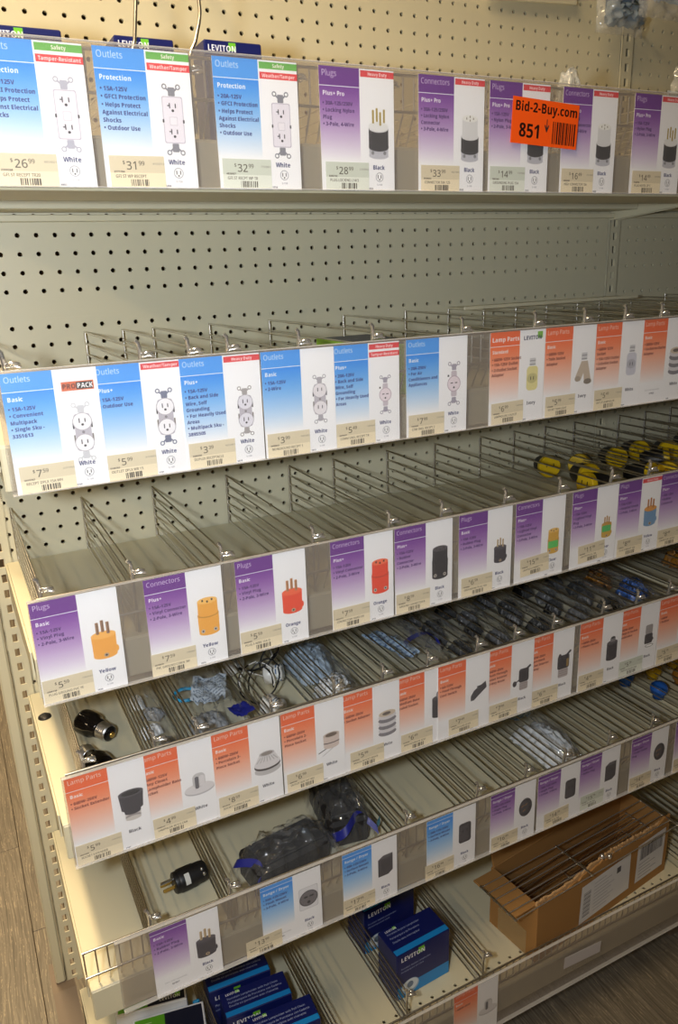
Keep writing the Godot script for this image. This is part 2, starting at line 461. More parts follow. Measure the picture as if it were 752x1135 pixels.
func pic_black(im: Image, cx: float, cy: float, k: float, kind: int) -> void:
	var c := Color(0.19, 0.17, 0.2)
	if kind == 0:      # inline cord switch
		poly(im, [Vector2(cx - 14 * k, cy + 6 * k), Vector2(cx - 8 * k, cy - 3 * k), Vector2(cx + 14 * k, cy - 14 * k), Vector2(cx + 16 * k, cy - 3 * k), Vector2(cx - 8 * k, cy + 14 * k), Vector2(cx - 14 * k, cy + 14 * k)], c.lightened(0.08)); rrect(im, cx + 1 * k, cy - 8 * k, 7 * k, 2.5 * k, 1 * k, INK)
	elif kind == 1:    # push-through socket with a key
		rrect(im, cx + 2 * k, cy + 17 * k, 17 * k, 14 * k, 3 * k, Color(0.7, 0.66, 0.66)); for j in 3: seg(im, cx - 6 * k, cy + (13.0 + 4 * j) * k, cx + 10 * k, cy + (13.0 + 4 * j) * k, 0.8 * k, Color(0.5, 0.47, 0.47))
		rrect(im, cx + 2 * k, cy - 2 * k, 20 * k, 24 * k, 4 * k, c); seg(im, cx - 6 * k, cy + 4 * k, cx - 15 * k, cy + 9 * k, 2 * k, c); ell(im, cx - 16 * k, cy + 10 * k, 4 * k, 5 * k, c); seg(im, cx + 8 * k, cy - 12 * k, cx + 14 * k, cy - 16 * k, 4 * k, c)
	elif kind == 2:    # turn-knob socket, brass inside
		rrect(im, cx, cy + 18 * k, 21 * k, 16 * k, 3 * k, Color(0.72, 0.68, 0.68)); for j in 3: seg(im, cx - 10 * k, cy + (14.0 + 4 * j) * k, cx + 10 * k, cy + (14.0 + 4 * j) * k, 0.8 * k, Color(0.5, 0.47, 0.47))
		rrect(im, cx, cy - 2 * k, 25 * k, 25 * k, 4 * k, c); rrect(im, cx + 9 * k, cy + 1 * k, 5 * k, 15 * k, 2 * k, Color(0.6, 0.48, 0.25)); seg(im, cx + 5 * k, cy - 12 * k, cx + 14 * k, cy - 19 * k, 4 * k, c); ell(im, cx - 8 * k, cy - 14 * k, 3 * k, 4 * k, c)
	elif kind == 3:    # plain black shell
		barrel(im, cx, cy - 10 * k, cy + 20 * k, 24 * k, 24 * k, c, c.lightened(0.15)); rrect(im, cx + 1 * k, cy - 15 * k, 12 * k, 9 * k, 3 * k, Color(0.5, 0.48, 0.5)); ell(im, cx + 1 * k, cy - 19 * k, 5 * k, 2 * k, INK)
	elif kind == 4:    # grey topped socket on a black foot
		rrect(im, cx, cy - 12 * k, 17 * k, 18 * k, 3 * k, Color(0.62, 0.6, 0.6)); rrect(im, cx, cy + 6 * k, 19 * k, 19 * k, 3 * k, c); ell(im, cx + 9 * k, cy + 8 * k, 3 * k, 3 * k, c); ell(im, cx + 3 * k, cy + 20 * k, 10 * k, 3 * k, Color(0.5, 0.5, 0.5)); ell(im, cx + 3 * k, cy + 20 * k, 8.6 * k, 1.9 * k, Color.WHITE)
	elif kind == 5:    # square surface outlet in black
		poly(im, [Vector2(cx - 13 * k, cy - 14 * k), Vector2(cx - 4 * k, cy - 20 * k), Vector2(cx + 13 * k, cy - 20 * k), Vector2(cx + 13 * k, cy + 12 * k), Vector2(cx + 5 * k, cy + 18 * k), Vector2(cx - 13 * k, cy + 18 * k)], c.lightened(0.06)); poly(im, [Vector2(cx - 13 * k, cy - 14 * k), Vector2(cx - 4 * k, cy - 20 * k), Vector2(cx + 13 * k, cy - 20 * k), Vector2(cx + 8 * k, cy - 14 * k)], c.lightened(0.2))
		seg(im, cx - 5 * k, cy - 4 * k, cx - 5 * k, cy + 2 * k, 1.5 * k, INK); seg(im, cx + 4 * k, cy - 4 * k, cx + 4 * k, cy + 2 * k, 1.5 * k, INK)
	elif kind == 6:    # round angled plug
		ell(im, cx, cy, 14 * k, 18 * k, c); ell(im, cx - 2 * k, cy - 1 * k, 9 * k, 12 * k, c.lightened(0.1)); for d in [[-4.0, -5.0], [3.0, -6.0], [-1.0, 5.0]]: seg(im, cx + d[0] * k, cy + d[1] * k, cx + d[0] * k - 4 * k, cy + d[1] * k + 2 * k, 1.8 * k, Color(0.6, 0.42, 0.24))
	elif kind == 7:    # range outlet, round black face in a white plate
		rrect(im, cx, cy, 31 * k, 40 * k, 3 * k, Color(0.8, 0.8, 0.82)); rrect(im, cx, cy, 29 * k, 38 * k, 3 * k, Color(0.9, 0.9, 0.92)); ell(im, cx, cy + 1 * k, 15 * k, 14 * k, c.lightened(0.18)); ell(im, cx, cy + 1 * k, 13 * k, 12 * k, c.lightened(0.3))
		seg(im, cx - 6 * k, cy - 2 * k, cx - 3 * k, cy - 2 * k, 3 * k, INK); seg(im, cx + 3 * k, cy - 2 * k, cx + 7 * k, cy - 2 * k, 3 * k, INK); ell(im, cx, cy + 8 * k, 2.6 * k, 2.6 * k, INK)
	else:              # flat black outlet block
		rrect(im, cx, cy, 24 * k, 38 * k, 5 * k, c); rrect(im, cx - 2 * k, cy + 1 * k, 17 * k, 30 * k, 4 * k, c.lightened(0.1)); for s in [-1, 1]: ell(im, cx + s * 4 * k, cy - 4 * k, 1.6 * k, 2.6 * k, INK)

func picture(im: Image, id: String, cx: float, cy: float, k: float) -> void:
	var steel := Color(0.68, 0.68, 0.74)
	match id:
		"gfci": pic_gfci(im, cx, cy, k, steel)
		"gfci_dark": pic_gfci(im, cx, cy, k, Color(0.5, 0.5, 0.54))
		"duplex": pic_duplex(im, cx, cy, k, Color(0.78, 0.78, 0.8), Color(0.93, 0.92, 0.93))
		"duplex_dark": pic_duplex(im, cx, cy, k, Color(0.42, 0.44, 0.54), Color(0.94, 0.93, 0.95))
		"duplex_grey": pic_duplex(im, cx, cy, k, Color(0.62, 0.6, 0.6), Color(0.87, 0.86, 0.9))
		"duplex_two": pic_duplex(im, cx, cy, k, Color(0.66, 0.65, 0.68), Color(0.9, 0.88, 0.9), false)
		"single": pic_single(im, cx, cy, k)
		"pro_plug": pic_pro(im, cx, cy, k, true)
		"pro_connector": pic_pro(im, cx, cy, k, false)
		"yellow_plug": pic_plug(im, cx, cy, k, rgb(238, 165, 62), rgb(245, 180, 85), rgb(150, 110, 80))
		"orange_plug": pic_plug(im, cx, cy, k, rgb(236, 74, 40), rgb(242, 100, 60), rgb(190, 130, 80))
		"black_plug": pic_plug(im, cx, cy, k, Color(0.22, 0.2, 0.24), Color(0.3, 0.28, 0.32), rgb(196, 170, 130))
		"blue_plug": pic_plug(im, cx, cy, k, rgb(110, 150, 190), rgb(220, 150, 60), rgb(190, 120, 60))
		"lit_plug": pic_plug(im, cx, cy, k, rgb(205, 165, 60), rgb(200, 150, 60), rgb(190, 140, 60)); rrect(im, cx, cy + 4 * k, 25 * k, 14 * k, 2, rgb(80, 190, 100))
		"yellow_connector": pic_connector(im, cx, cy, k, rgb(238, 168, 60), rgb(246, 190, 96))
		"orange_connector": pic_connector(im, cx, cy, k, rgb(236, 70, 38), rgb(244, 110, 70))
		"black_connector": pic_connector(im, cx, cy, k, Color(0.17, 0.15, 0.17), Color(0.3, 0.28, 0.3))
		"lit_connector": pic_connector(im, cx, cy, k, rgb(214, 165, 56), rgb(235, 190, 100)); rrect(im, cx, cy + 8 * k, 24 * k, 14 * k, 2, rgb(90, 200, 95))
		"ivory_socket": pic_bulb_socket(im, cx, cy, k, rgb(226, 216, 150), 0)
		"white_socket": pic_bulb_socket(im, cx, cy, k, rgb(205, 205, 218), 0)
		"twin_socket": pic_bulb_socket(im, cx, cy, k, rgb(196, 180, 162), 1)
		"extender": pic_extender(im, cx, cy, k, Color(0.22, 0.21, 0.24))
		"keyless": pic_holder(im, cx, cy, k, 0)
		"surface": pic_holder(im, cx, cy, k, 1)
		"leads": pic_holder(im, cx, cy, k, 2)
		"adapter": pic_holder(im, cx, cy, k, 3)
		"yellow_shell": pic_black(im, cx, cy, k, 3); rrect(im, cx, cy + 4 * k, 25 * k, 34 * k, 4 * k, rgb(196, 170, 40))
		_: pic_black(im, cx, cy, k, int(id.trim_prefix("black_")))

# ------------------------------------------------------------------ a printed product tag
# t: [x, hue, header, sub, lines, bars, dollars, cents, label colour (-1 none, 0 beige, 1 pale), description, colour word, picture id, picture words, extra]
const HUES := [[Color(0.27, 0.60, 0.93), Color(0.17, 0.55, 0.92)], [Color(0.42, 0.17, 0.55), Color(0.47, 0.22, 0.60)], [Color(0.93, 0.40, 0.19), Color(0.95, 0.45, 0.24)]]
const HUE_WORD := ["blue", "purple", "orange"]
const ROW_WORD := ["top", "second", "third", "fourth", "fifth", "bottom"]

func tag_image(t: Array, r: RandomNumberGenerator) -> Image:
	var im := Image.create(roundi(95.5 * PX), roundi(160 * PX), false, Image.FORMAT_RGB8)
	im.fill(Color(0.96, 0.96, 0.97))
	var col: Array = HUES[t[1]]
	var w := 50.5
	fill(im, 0, 0, w, 19, col[0])
	grad(im, 0, 19.6, w, 76, col[1], Color(0.96, 0.96, 0.97))
	fill(im, 0, 18.8, w, 0.8, Color(0.93, 0.95, 0.98))
	var pale := Color(0.97, 0.97, 0.99)
	var bold_head: bool = t[2].begins_with("*")
	text(im, 3, 9.5 if not bold_head else 13.0, 8.2 if not bold_head else 8.6, t[2].trim_prefix("*"), pale if bold_head else col[0].lerp(pale, 0.75), bold_head)
	text(im, 4, 29, 6.2, t[3], pale, true)
	var y := 38.5
	var dark := Color(0.12, 0.15, 0.42) if t[1] == 0 else (Color(0.24, 0.1, 0.36) if t[1] == 1 else Color(0.38, 0.13, 0.1))
	for l in t[4]:
		text(im, 3.5, y, 5.5, l, dark, true)
		y += 7.0
	var by := 1.5
	for b in t[5]:
		fill(im, 52, by, 43.5, 6.6, rgb(100, 175, 70) if b == "Safety" else rgb(226, 58, 62))
		text(im, 73.7, by + 5.0, 4.6, b, Color(1, 0.93, 0.93), true, true)
		by += 9.8
	var ex: Dictionary = t[13] if t.size() > 13 else {}
	if ex.has("pack"):
		fill(im, 58, 13.5, 33, 9.5, rgb(206, 96, 50)); fill(im, 73, 14.6, 17, 7.4, Color(0.18, 0.15, 0.15))
		text(im, 59, 20.7, 7.0, "PRO", Color(0.3, 0.12, 0.08), true); text(im, 74, 20.7, 6.4, "PACK", Color.WHITE, true)
	if ex.has("logo"):
		rrect(im, 86, 7.5, 9, 9, 0.3, rgb(120, 180, 60)); text(im, 57, 13.5, 7.6, "LEVITON", Color(0.12, 0.14, 0.3), true)
	picture(im, t[11], 74.5 + ex.get("px", 0.0), ex.get("py", 62.0), ex.get("k", 1.0))
	if t[10]:
		text(im, 74, 104, 6.0, t[10], Color(0.14, 0.16, 0.36) if t[1] < 2 else Color(0.2, 0.2, 0.25), true, true)
		if t[1] < 2:
			ell(im, 75, 112, 5, 5, Color(0.55, 0.55, 0.6)); ell(im, 75, 112, 4.4, 4.4, Color(0.95, 0.95, 0.96))
			seg(im, 73, 110, 73, 113, 0.8, INK); seg(im, 77, 110, 77, 113, 0.8, INK); ell(im, 75, 114.6, 0.8, 0.8, INK)
			text(im, 75, 121, 2.6, "5-15R", Color(0.5, 0.5, 0.55), false, true)
	text(im, 60, 125.5, 2.5, "%04d" % r.randi_range(1000, 9999), Color(0.3, 0.3, 0.35), true)
	if ex.has("grey_print"):
		text(im, 12, 108, 3.4, "Item sold separately", Color(0.72, 0.72, 0.74)); text(im, 22, 114, 3.0, "R%05d" % r.randi_range(10000, 99999), Color(0.45, 0.45, 0.5), true)
	# the shelf price label, printed below the tag's own sheet and cut out as a piece of its own
	var beige: bool = t[8] == 0
	fill(im, 0, 128, 95.5, 32, rgb(218, 205, 175) if beige else rgb(206, 212, 198))
	fill(im, 0, 145, 95.5, 15, rgb(238, 224, 192) if beige else rgb(228, 232, 220))
	if t[6]:
		var brown := Color(0.27, 0.24, 0.2)
		text(im, 13, 137, 5.0, "$", brown)
		var e := text(im, 16.5, 142, 11.0, t[6], brown)
		text(im, e + 0.3, 137.5, 5.6, t[7], brown)
		text(im, 44, 137, 3.0, "%07d" % r.randi_range(1000000, 9999999), brown.lightened(0.3))
		text(im, 4, 145, 2.8, "%07d" % r.randi_range(1000000, 9999999), brown, true)
		text(im, 5, 150.0, 4.0, t[9], brown)
		barcode(im, 20, 151.4, 19, 6.4, brown, r)
	return im

func make_tag(row: int, k: int, t: Array) -> void:
	var ex: Dictionary = t[13] if t.size() > 13 else {}
	var r := RandomNumberGenerator.new()
	r.seed = row * 100 + k + 7
	var im := tag_image(t, r)
	var paper := printed(im, 0.5)
	var crop: float = 0.0125 if row == 4 else 0.0
	var h := TAG_H - crop
	var top: float = RAIL_TOP[row] - (0.004 if row == 4 else 0.0)
	var z: float = (0.3955 if row == 5 else RAIL_Z - 0.0035) - 0.0007 * float(ex.get("layer", 0))
	var words := "%s tag picturing %s" % [HUE_WORD[t[1]], t[12]]
	if t[6] and t[8] >= 0: words += ", priced $%s.%s" % [t[6], t[7]]
	words += ", %s shelf rail" % ROW_WORD[row]
	var o := thing("product_tag", words, "price tag", Vector3(t[0], top - h, z), "printed tags on the %s shelf rail" % ROW_WORD[row])
	var vh := 160.0
	var m := MB.new()
	m.quad(Vector3(0, 0, 0), Vector3(TAG_W, 0, 0), Vector3(TAG_W, h, 0), Vector3(0, h, 0), Rect2(0, crop * 1000.0 / vh, 1, h * 1000.0 / vh))
	var d := Vector3(0, 0, -0.0004)
	var cn := Rect2(0.97, 0.5, 0.001, 0.001)
	m.quad(Vector3(TAG_W, 0, 0) + d, Vector3(0, 0, 0) + d, Vector3(0, h, 0) + d, Vector3(TAG_W, h, 0) + d, cn)
	m.quad(Vector3(0, h, 0), Vector3(TAG_W, h, 0), Vector3(TAG_W, h, 0) + d, Vector3(0, h, 0) + d, cn)
	m.quad(Vector3(0, 0, 0) + d, Vector3(TAG_W, 0, 0) + d, Vector3(TAG_W, 0, 0), Vector3(0, 0, 0), cn)
	m.quad(Vector3(TAG_W, 0, 0), Vector3(TAG_W, 0, 0) + d, Vector3(TAG_W, h, 0) + d, Vector3(TAG_W, h, 0), cn)
	m.quad(Vector3(0, 0, 0) + d, Vector3(0, 0, 0), Vector3(0, h, 0), Vector3(0, h, 0) + d, cn)
	var card := part(o, "card", m, paper)
	if t[8] >= 0 and t[6]:
		var lw := 0.056
		var lh := 0.0295
		var lx: float = ex.get("lx", r.randf_range(0.001, 0.006))
		var ly: float = ex.get("ly", r.randf_range(0.0, 0.0012))
		var q := MB.new()
		var d2 := Vector3(0, 0, -0.0002)
		var reg := Rect2(0, 128.4 / vh, lw * 1000.0 / 95.5, 31.0 / vh)
		q.quad(Vector3(0, 0, 0), Vector3(lw, 0, 0), Vector3(lw, lh, 0), Vector3(0, lh, 0), reg)
		var cr := Rect2(0.95, 0.95, 0.001, 0.001)
		q.quad(Vector3(0, lh, 0), Vector3(lw, lh, 0), Vector3(lw, lh, 0) + d2, Vector3(0, lh, 0) + d2, cr)
		q.quad(Vector3(lw, 0, 0), Vector3(lw, 0, 0) + d2, Vector3(lw, lh, 0) + d2, Vector3(lw, lh, 0), cr)
		q.quad(Vector3(0, 0, 0) + d2, Vector3(0, 0, 0), Vector3(0, lh, 0), Vector3(0, lh, 0) + d2, cr)
		part(card, "price_label", q, paper, Vector3(lx, ly, 0.0004), Basis(Vector3.BACK, float(ex.get("tilt", r.randf_range(-0.006, 0.006)))), "beige price label" if t[8] == 0 else "pale green price label")

var rows := []

func tag_rows() -> void:
	var OUT := "Outlets"
	var PL := "Plugs"
	var CO := "Connectors"
	var LP := "Lamp Parts"
	var gf := ["• GFCI Protection", "• Helps Protect", "Against Electrical", "Shocks"]
	rows = [
		[
			[0.0507, 0, OUT, "Protection", ["• 15A-125V"] + gf, ["Safety", "Tamper-Resistant"], "26", "99", 0, "GFI ST RECEPT TR20", "White", "gfci", "a white rectangular outlet"],
			[0.1555, 0, OUT, "Protection", ["• 15A-125V"] + gf + ["• Outdoor Use"], ["Safety", "Weather/Tamper"], "31", "99", 0, "GFI ST WP RECEPT", "White", "gfci_dark", "a white rectangular outlet"],
			[0.2755, 0, OUT, "Protection", ["• 20A-125V"] + gf + ["• Outdoor Use"], ["Safety", "Weather/Tamper"], "32", "99", 1, "GFI ST RECPT WP TR", "White", "gfci_dark", "a white rectangular outlet"],
			[0.3972, 1, PL, "Plus+ Pro", ["• 30A-125/250V", "• Locking Nylon", "Plug", "• 3-Pole, 4-Wire"], ["Heavy Duty"], "28", "99", 1, "PLUG LOCKING L14/3", "Black", "pro_plug", "a black and white plug"],
			[0.5265, 1, CO, "Plus+ Pro", ["• 30A-125/250V", "• Locking Nylon", "Connector", "• 3-Pole, 4-Wire"], ["Heavy Duty"], "33", "99", 0, "CONNECTOR 30A 125", "Black", "pro_connector", "a black and white connector"],
			[0.6300, 1, PL, "Plus+ Pro", ["• 15A-125V", "• Nylon Plug", "• 2-Pole, 3-Wire"], ["Heavy Duty"], "14", "99", 1, "GROUNDING PLUG 15A", "Black", "pro_plug", "a grounding plug beside the orange sticker"],
			[0.7474, 1, CO, "Plus+ Pro", ["• 15A-125V", "• Nylon Connector", "• 2-Pole, 3-Wire"], ["Heavy Duty"], "16", "49", 0, "HIGH CONNECTOR 15A", "Black", "pro_connector", "a connector partly under the orange sticker"],
			[0.8744, 1, PL, "Plus+ Pro", ["• 15A-125V", "• Nylon Plug", "• 2-Pole, 3-Wire"], ["Heavy Duty"], "14", "49", 0, "PLUG HOSTIL 2P C", "Black", "pro_plug", "a three-pronged black plug"],
			[0.9880, 1, CO, "Plus+ Pro", ["• 15A-125V", "• Nylon"], ["Heavy Duty"], "17", "49", 0, "CONNECTOR 15A", "Black", "pro_connector", "a black connector"],
		], [
			[0.0262, 0, OUT, "Basic", ["• 15A-125V", "• Convenient", "Multipack", "• Single Sku -", "3351613"], [], "7", "59", 0, "RECEPT DPLX 15A WH", "White", "duplex", "a duplex outlet with orange badge", {"pack": 1, "py": 68.0, "lx": 0.0045}],
			[0.1170, 0, OUT, "Plus+", ["• 15A-125V", "• Outdoor Use"], ["Weather/Tamper"], "5", "99", 0, "OUTLET DPLX WR 15", "White", "duplex_dark", "a duplex outlet with dark straps", {"layer": 1}],
			[0.2114, 0, OUT, "Plus+", ["• 15A-125V", "• Back and Side", "Wire, Self", "Grounding", "• For Heavily Used", "Areas", "• Multipack Sku -", "3895505"], ["Heavy Duty"], "3", "39", 0, "DUPLEX RECEPTACLE", "White", "duplex_grey", "a grey-white duplex outlet", {"k": 0.92, "py": 66.0}],
			[0.3085, 0, OUT, "Basic", ["• 15A-125V", "• 2-Wire"], [], "3", "99", 0, "NONGROUND RECEPT 1", "White", "duplex_two", "a two-slot duplex outlet", {"k": 0.93}],
			[0.4015, 0, OUT, "Plus+", ["• 20A-125V", "• Back and Side", "Wire, Self", "Grounding", "• For Heavily Used", "Areas"], ["Heavy Duty", "Tamper-Resistant"], "5", "49", 0, "COMM SNGL RECEPT TR", "White", "single", "a small round single outlet", {"layer": 1, "k": 0.85, "py": 66.0}],
			[0.5071, 0, OUT, "Basic", ["• 20A-250V", "• For Air", "Conditioners and", "Appliances"], [], "7", "99", 0, "COM SNGL RECEPT 2", "White", "single", "a round single outlet"],
			[0.6405, 2, "*" + LP, "Standard", ["• 660W-125V Socket", "• 15A-125V Outlet", "• 2-Outlet Socket", "Adapter"], [], "6", "99", 0, "LAMPHOLDR 2 OUTLET", "Ivory", "ivory_socket", "an ivory lamp socket adapter", {"logo": 1, "tilt": 0.02}],
			[0.7366, 2, LP, "Basic", ["• 660W-125V", "• Twin Socket", "Adapter"], [], "5", "99", 0, "SOCKET TWIN LIGHT", "Ivory", "twin_socket", "a forked twin socket"],
			[0.8318, 2, LP, "Basic", ["• 660W-125V", "Socket", "• 15A-125V Outlet", "• 2-Outlet Socket", "Adapter"], [], "5", "49", 0, "OUTLET LAMPHOLDR", "White", "white_socket", "a white lamp socket adapter", {"py": 58.0}],
			[0.9275, 2, LP, "Basic", ["• 660W-125V", "• Socket-to-Outlet", "Adapter"], [], "", "", -1, "", "White", "adapter", "a ribbed socket adapter", {"grey_print": 1}],
			[1.0240, 2, LP, "Basic", ["• 660W-125V"], [], "4", "49", 0, "SOCKET ADAPTER", "White", "white_socket", "a slim white socket"],
		], [
			[0.0175, 1, PL, "Basic", ["• 15A-125V", "• Vinyl Plug", "• 2-Pole, 3-Wire"], [], "5", "59", 0, "PLUG GROUND PVC YE", "Yellow", "yellow_plug", "a yellow plug", {"lx": 0.001}],
			[0.1440, 1, CO, "Plus+", ["• 15A-125V", "• Vinyl Connector", "• 2-Pole, 3-Wire"], [], "7", "59", 0, "PVC GROUND CONN 3W", "Yellow", "yellow_connector", "a yellow connector", {"lx": -0.001}],
			[0.2570, 1, PL, "Basic", ["• 15A-125V", "• Vinyl Plug", "• 2-Pole, 3-Wire"], [], "5", "59", 0, "PLUG 3-WIRE 15A O", "Orange", "orange_plug", "an orange-red plug", {"lx": 0.001}],
			[0.3886, 1, CO, "Plus+", ["• 15A-125V", "• Vinyl Connector", "• 2-Pole, 3-Wire"], [], "7", "59", 0, "CONNECTORY HARD OR", "Orange", "orange_connector", "an orange-red connector", {"lx": 0.001}],
			[0.4867, 1, CO, "Plus+", ["• 15A-125V", "• Rubber", "Connector", "• 2-Pole, 3-Wire"], [], "8", "59", 0, "GROUND CONNECTOR B", "Black", "black_connector", "a black connector"],
			[0.5935, 1, PL, "Basic", ["• 15A-125V", "• Rubber Plug", "• 2-Pole, 3-Wire"], [], "6", "59", 0, "GROUNDING PLUG 15A", "Black", "black_plug", "a black plug", {"k": 0.8, "py": 66.0}],
			[0.6959, 1, CO, "Plus+", ["• 15A-125V", "• Lighted Vinyl", "Connector", "• 2-Pole, 3-Wire"], [], "15", "99", 0, "LIGHTED CONNECT 15", "Clear", "lit_connector", "a green-lit connector", {"k": 0.82, "py": 70.0, "lx": 0.012, "ly": 0.008, "tilt": 0.05}],
			[0.8059, 1, PL, "Plus+", ["• 15A-125V", "• Lighted Vinyl", "Plug", "• 2-Pole, 3-Wire"], [], "11", "99", 0, "LIGHTED PLUG 15A", "Clear", "lit_plug", "a green-lit plug", {"k": 0.75, "py": 68.0, "lx": 0.018, "ly": 0.006, "tilt": 0.05}],
			[0.9022, 1, PL, "Plus+", ["• 15A-125V", "• Hospital Grade", "• 2-Pole, 3-Wire"], ["Heavy Duty"], "8", "99", 0, "PLUG STRAIGHT 15A", "Yellow", "blue_plug", "a blue plug with a yellow face", {"py": 60.0}],
			[0.9975, 1, CO, "Plus+", ["• 15A-125V", "• Rubber", "Connector"], [], "8", "49", 0, "CONNECTOR 15A BLU", "Yellow", "yellow_connector", "a blue and yellow connector"],
		], [
			[0.0239, 2, LP, "Basic", ["• 660W-250V", "• Socket Extender"], [], "5", "99", 0, "SOCKET EXTENDER", "Black", "extender", "a black socket extender", {"lx": 0.001}],
			[0.1115, 2, LP, "Basic", ["• 660W-125V", "• Any Closet", "• Lampholder Base", "Socket"], [], "4", "99", 0, "LAMPHLDR KEYLS CAN", "White", "keyless", "a white keyless lampholder", {"layer": 1, "lx": 0.010}],
			[0.2070, 2, LP, "Basic", ["• 660W-250V", "• Porcelain 3-", "Piece Socket"], [], "8", "59", 0, "SOCKET SURFACE POR", "White", "surface", "a ribbed white surface socket"],
			[0.3045, 2, LP, "Basic", ["• 660W-250V", "• Porcelain 2-", "Piece Socket"], [], "6", "99", 0, "OUTLET BOX SKT WH", "White", "leads", "a pinkish white socket with leads"],
			[0.3965, 2, LP, "Basic", ["• 660W-250V", "• Socket Adapter"], [], "5", "99", 0, "MOGUL/M SCKT REDCR", "White", "adapter", "a silver screw-ribbed adapter", {"layer": 1, "lx": 0.012}],
			[0.4855, 2, LP, "Basic", ["• 660W-250V", "• Medium Base", "Sealed Socket"], [], "6", "49", 0, "WEATHERPROOF SCKT", "", "black_3", "a black weatherproof socket", {"layer": 2, "lx": 0.009, "px": 2.0}],
			[0.5595, 2, LP, "Basic", ["• 6A-125V", "• Feed-Through", "Cord Switch"], [], "7", "49", 0, "SWITCH CORD FD 6A", "", "black_0", "a dark inline cord switch", {"lx": 0.020, "ly": 0.002, "tilt": 0.02}],
			[0.6478, 2, LP, "Basic", ["• 660W-250V", "• Push-Through", "Socket Interior", "• 2-Way Brass"], [], "7", "99", 0, "SKT INTRR PSH THR BL", "Black", "black_1", "a black push-through socket", {"layer": 1, "lx": 0.009}],
			[0.7331, 2, LP, "Basic", ["• 660W-250V", "• Turn-Knob", "Socket Interior", "• 1-Way"], [], "6", "79", 0, "SOCKET TURN KNOB BL", "Black", "black_2", "a black turn-knob socket", {"layer": 2, "lx": 0.009}],
			[0.8399, 2, LP, "Basic", ["• 660W-250V", "• Plastic Socket"], [], "4", "49", 0, "SOCKET PLASTIC BLK", "Black", "black_3", "a plain black socket shell"],
			[0.9280, 2, LP, "Basic", ["• 660W-250V", "• Snap-In Socket", "Candelabra"], [], "5", "29", 1, "SNAP-IN SOCKET CAN", "Black", "black_4", "a grey socket on black foot", {"layer": 1, "lx": 0.008}],
			[1.0240, 2, LP, "Basic", ["• 660W", "• Rubber"], [], "5", "79", 0, "SOCKET RUBBER YEL", "Yellow", "yellow_shell", "a yellow socket shell"],
		], [
			[0.0977, 1, PL, "Basic", ["• 15A-125V", "• Rubber Plug", "• 2-Pole, 3-Wire"], [], "", "", -1, "", "Black", "black_plug", "a squat black plug", {"grey_print": 1, "py": 66.0}],
			[0.2565, 0, OUT, "Range / Dryer", ["• 50A-125/250V", "• Flush Mount", "• 3-Pole, 4-Wire"], [], "13", "99", 0, "RANGE RECEPTACLE", "Black", "black_7", "a round black range outlet", {"lx": -0.027, "ly": 0.0005, "grey_print": 1}],
			[0.3885, 0, OUT, "Range / Dryer", ["• 50A-125/250V", "• Surface Mount", "• 3-Pole, 4-Wire"], [], "17", "99", 0, "RANGE RECEPTACLE SM", "Black", "black_5", "a square black surface outlet", {"lx": -0.001}],
			[0.5395, 0, OUT, "Range / Dryer", ["• 30A-125/250V", "• Surface Mount", "• 3-Pole, 4-Wire"], [], "16", "99", 0, "DRYER RECEPTACLE", "Black", "black_8", "a black outlet block with dim slots", {"lx": -0.003}],
			[0.6657, 1, PL, "Range / Dryer", ["• 50A-125/250V", "• Angle Plug", "• 3-Pole, 4-Wire"], [], "16", "49", 0, "ANGLE PLUG 50A", "Black", "black_6", "a round black angle plug"],
			[0.7663, 1, PL, "Range / Dryer", ["• 30A-125/250V", "• Angle Plug", "• 3-Pole, 3-Wire"], [], "14", "79", 0, "DRYER PLUG 30A", "", "black_8", "a black dryer plug", {"lx": 0.018, "ly": 0.002, "tilt": 0.05}],
			[0.8625, 1, PL, "Range / Dryer", ["• 50A-250V", "• Nylon Plug"], [], "15", "79", 1, "PLUG NYLON 50A", "Black", "black_5", "a boxy black plug", {"layer": 1, "lx": 0.005, "ly": 0.006}],
			[0.9859, 1, PL, "Range / Dryer", ["• 30A-125V", "• Travel Trailer", "Plug"], [], "14", "29", 0, "PLUG TRAILER 30A", "Black", "black_6", "a round black trailer plug"],
			[1.1010, 1, PL, "Range / Dryer", ["• 30A-125V"], [], "14", "19", 0, "PLUG 30A", "Black", "black_6", "a round black plug"],
		], [
			[0.5850, 2, LP, "Basic", ["• 660W-250V"], [], "", "", -1, "", "", "keyless", "a white porcelain lampholder"],
		],
	]

func tags() -> void:
	for row in rows.size():
		for k in rows[row].size():
			make_tag(row, k, rows[row][k])

func behind(row: int, x: float) -> String:   # which printed tag a divider stands behind
	var best := ""
	var far := 0.05
	for t in rows[row]:
		var d := maxf(maxf(t[0] - x, x - t[0] - TAG_W), 0.0)
		if d < far:
			far = d; best = t[12]
	return best

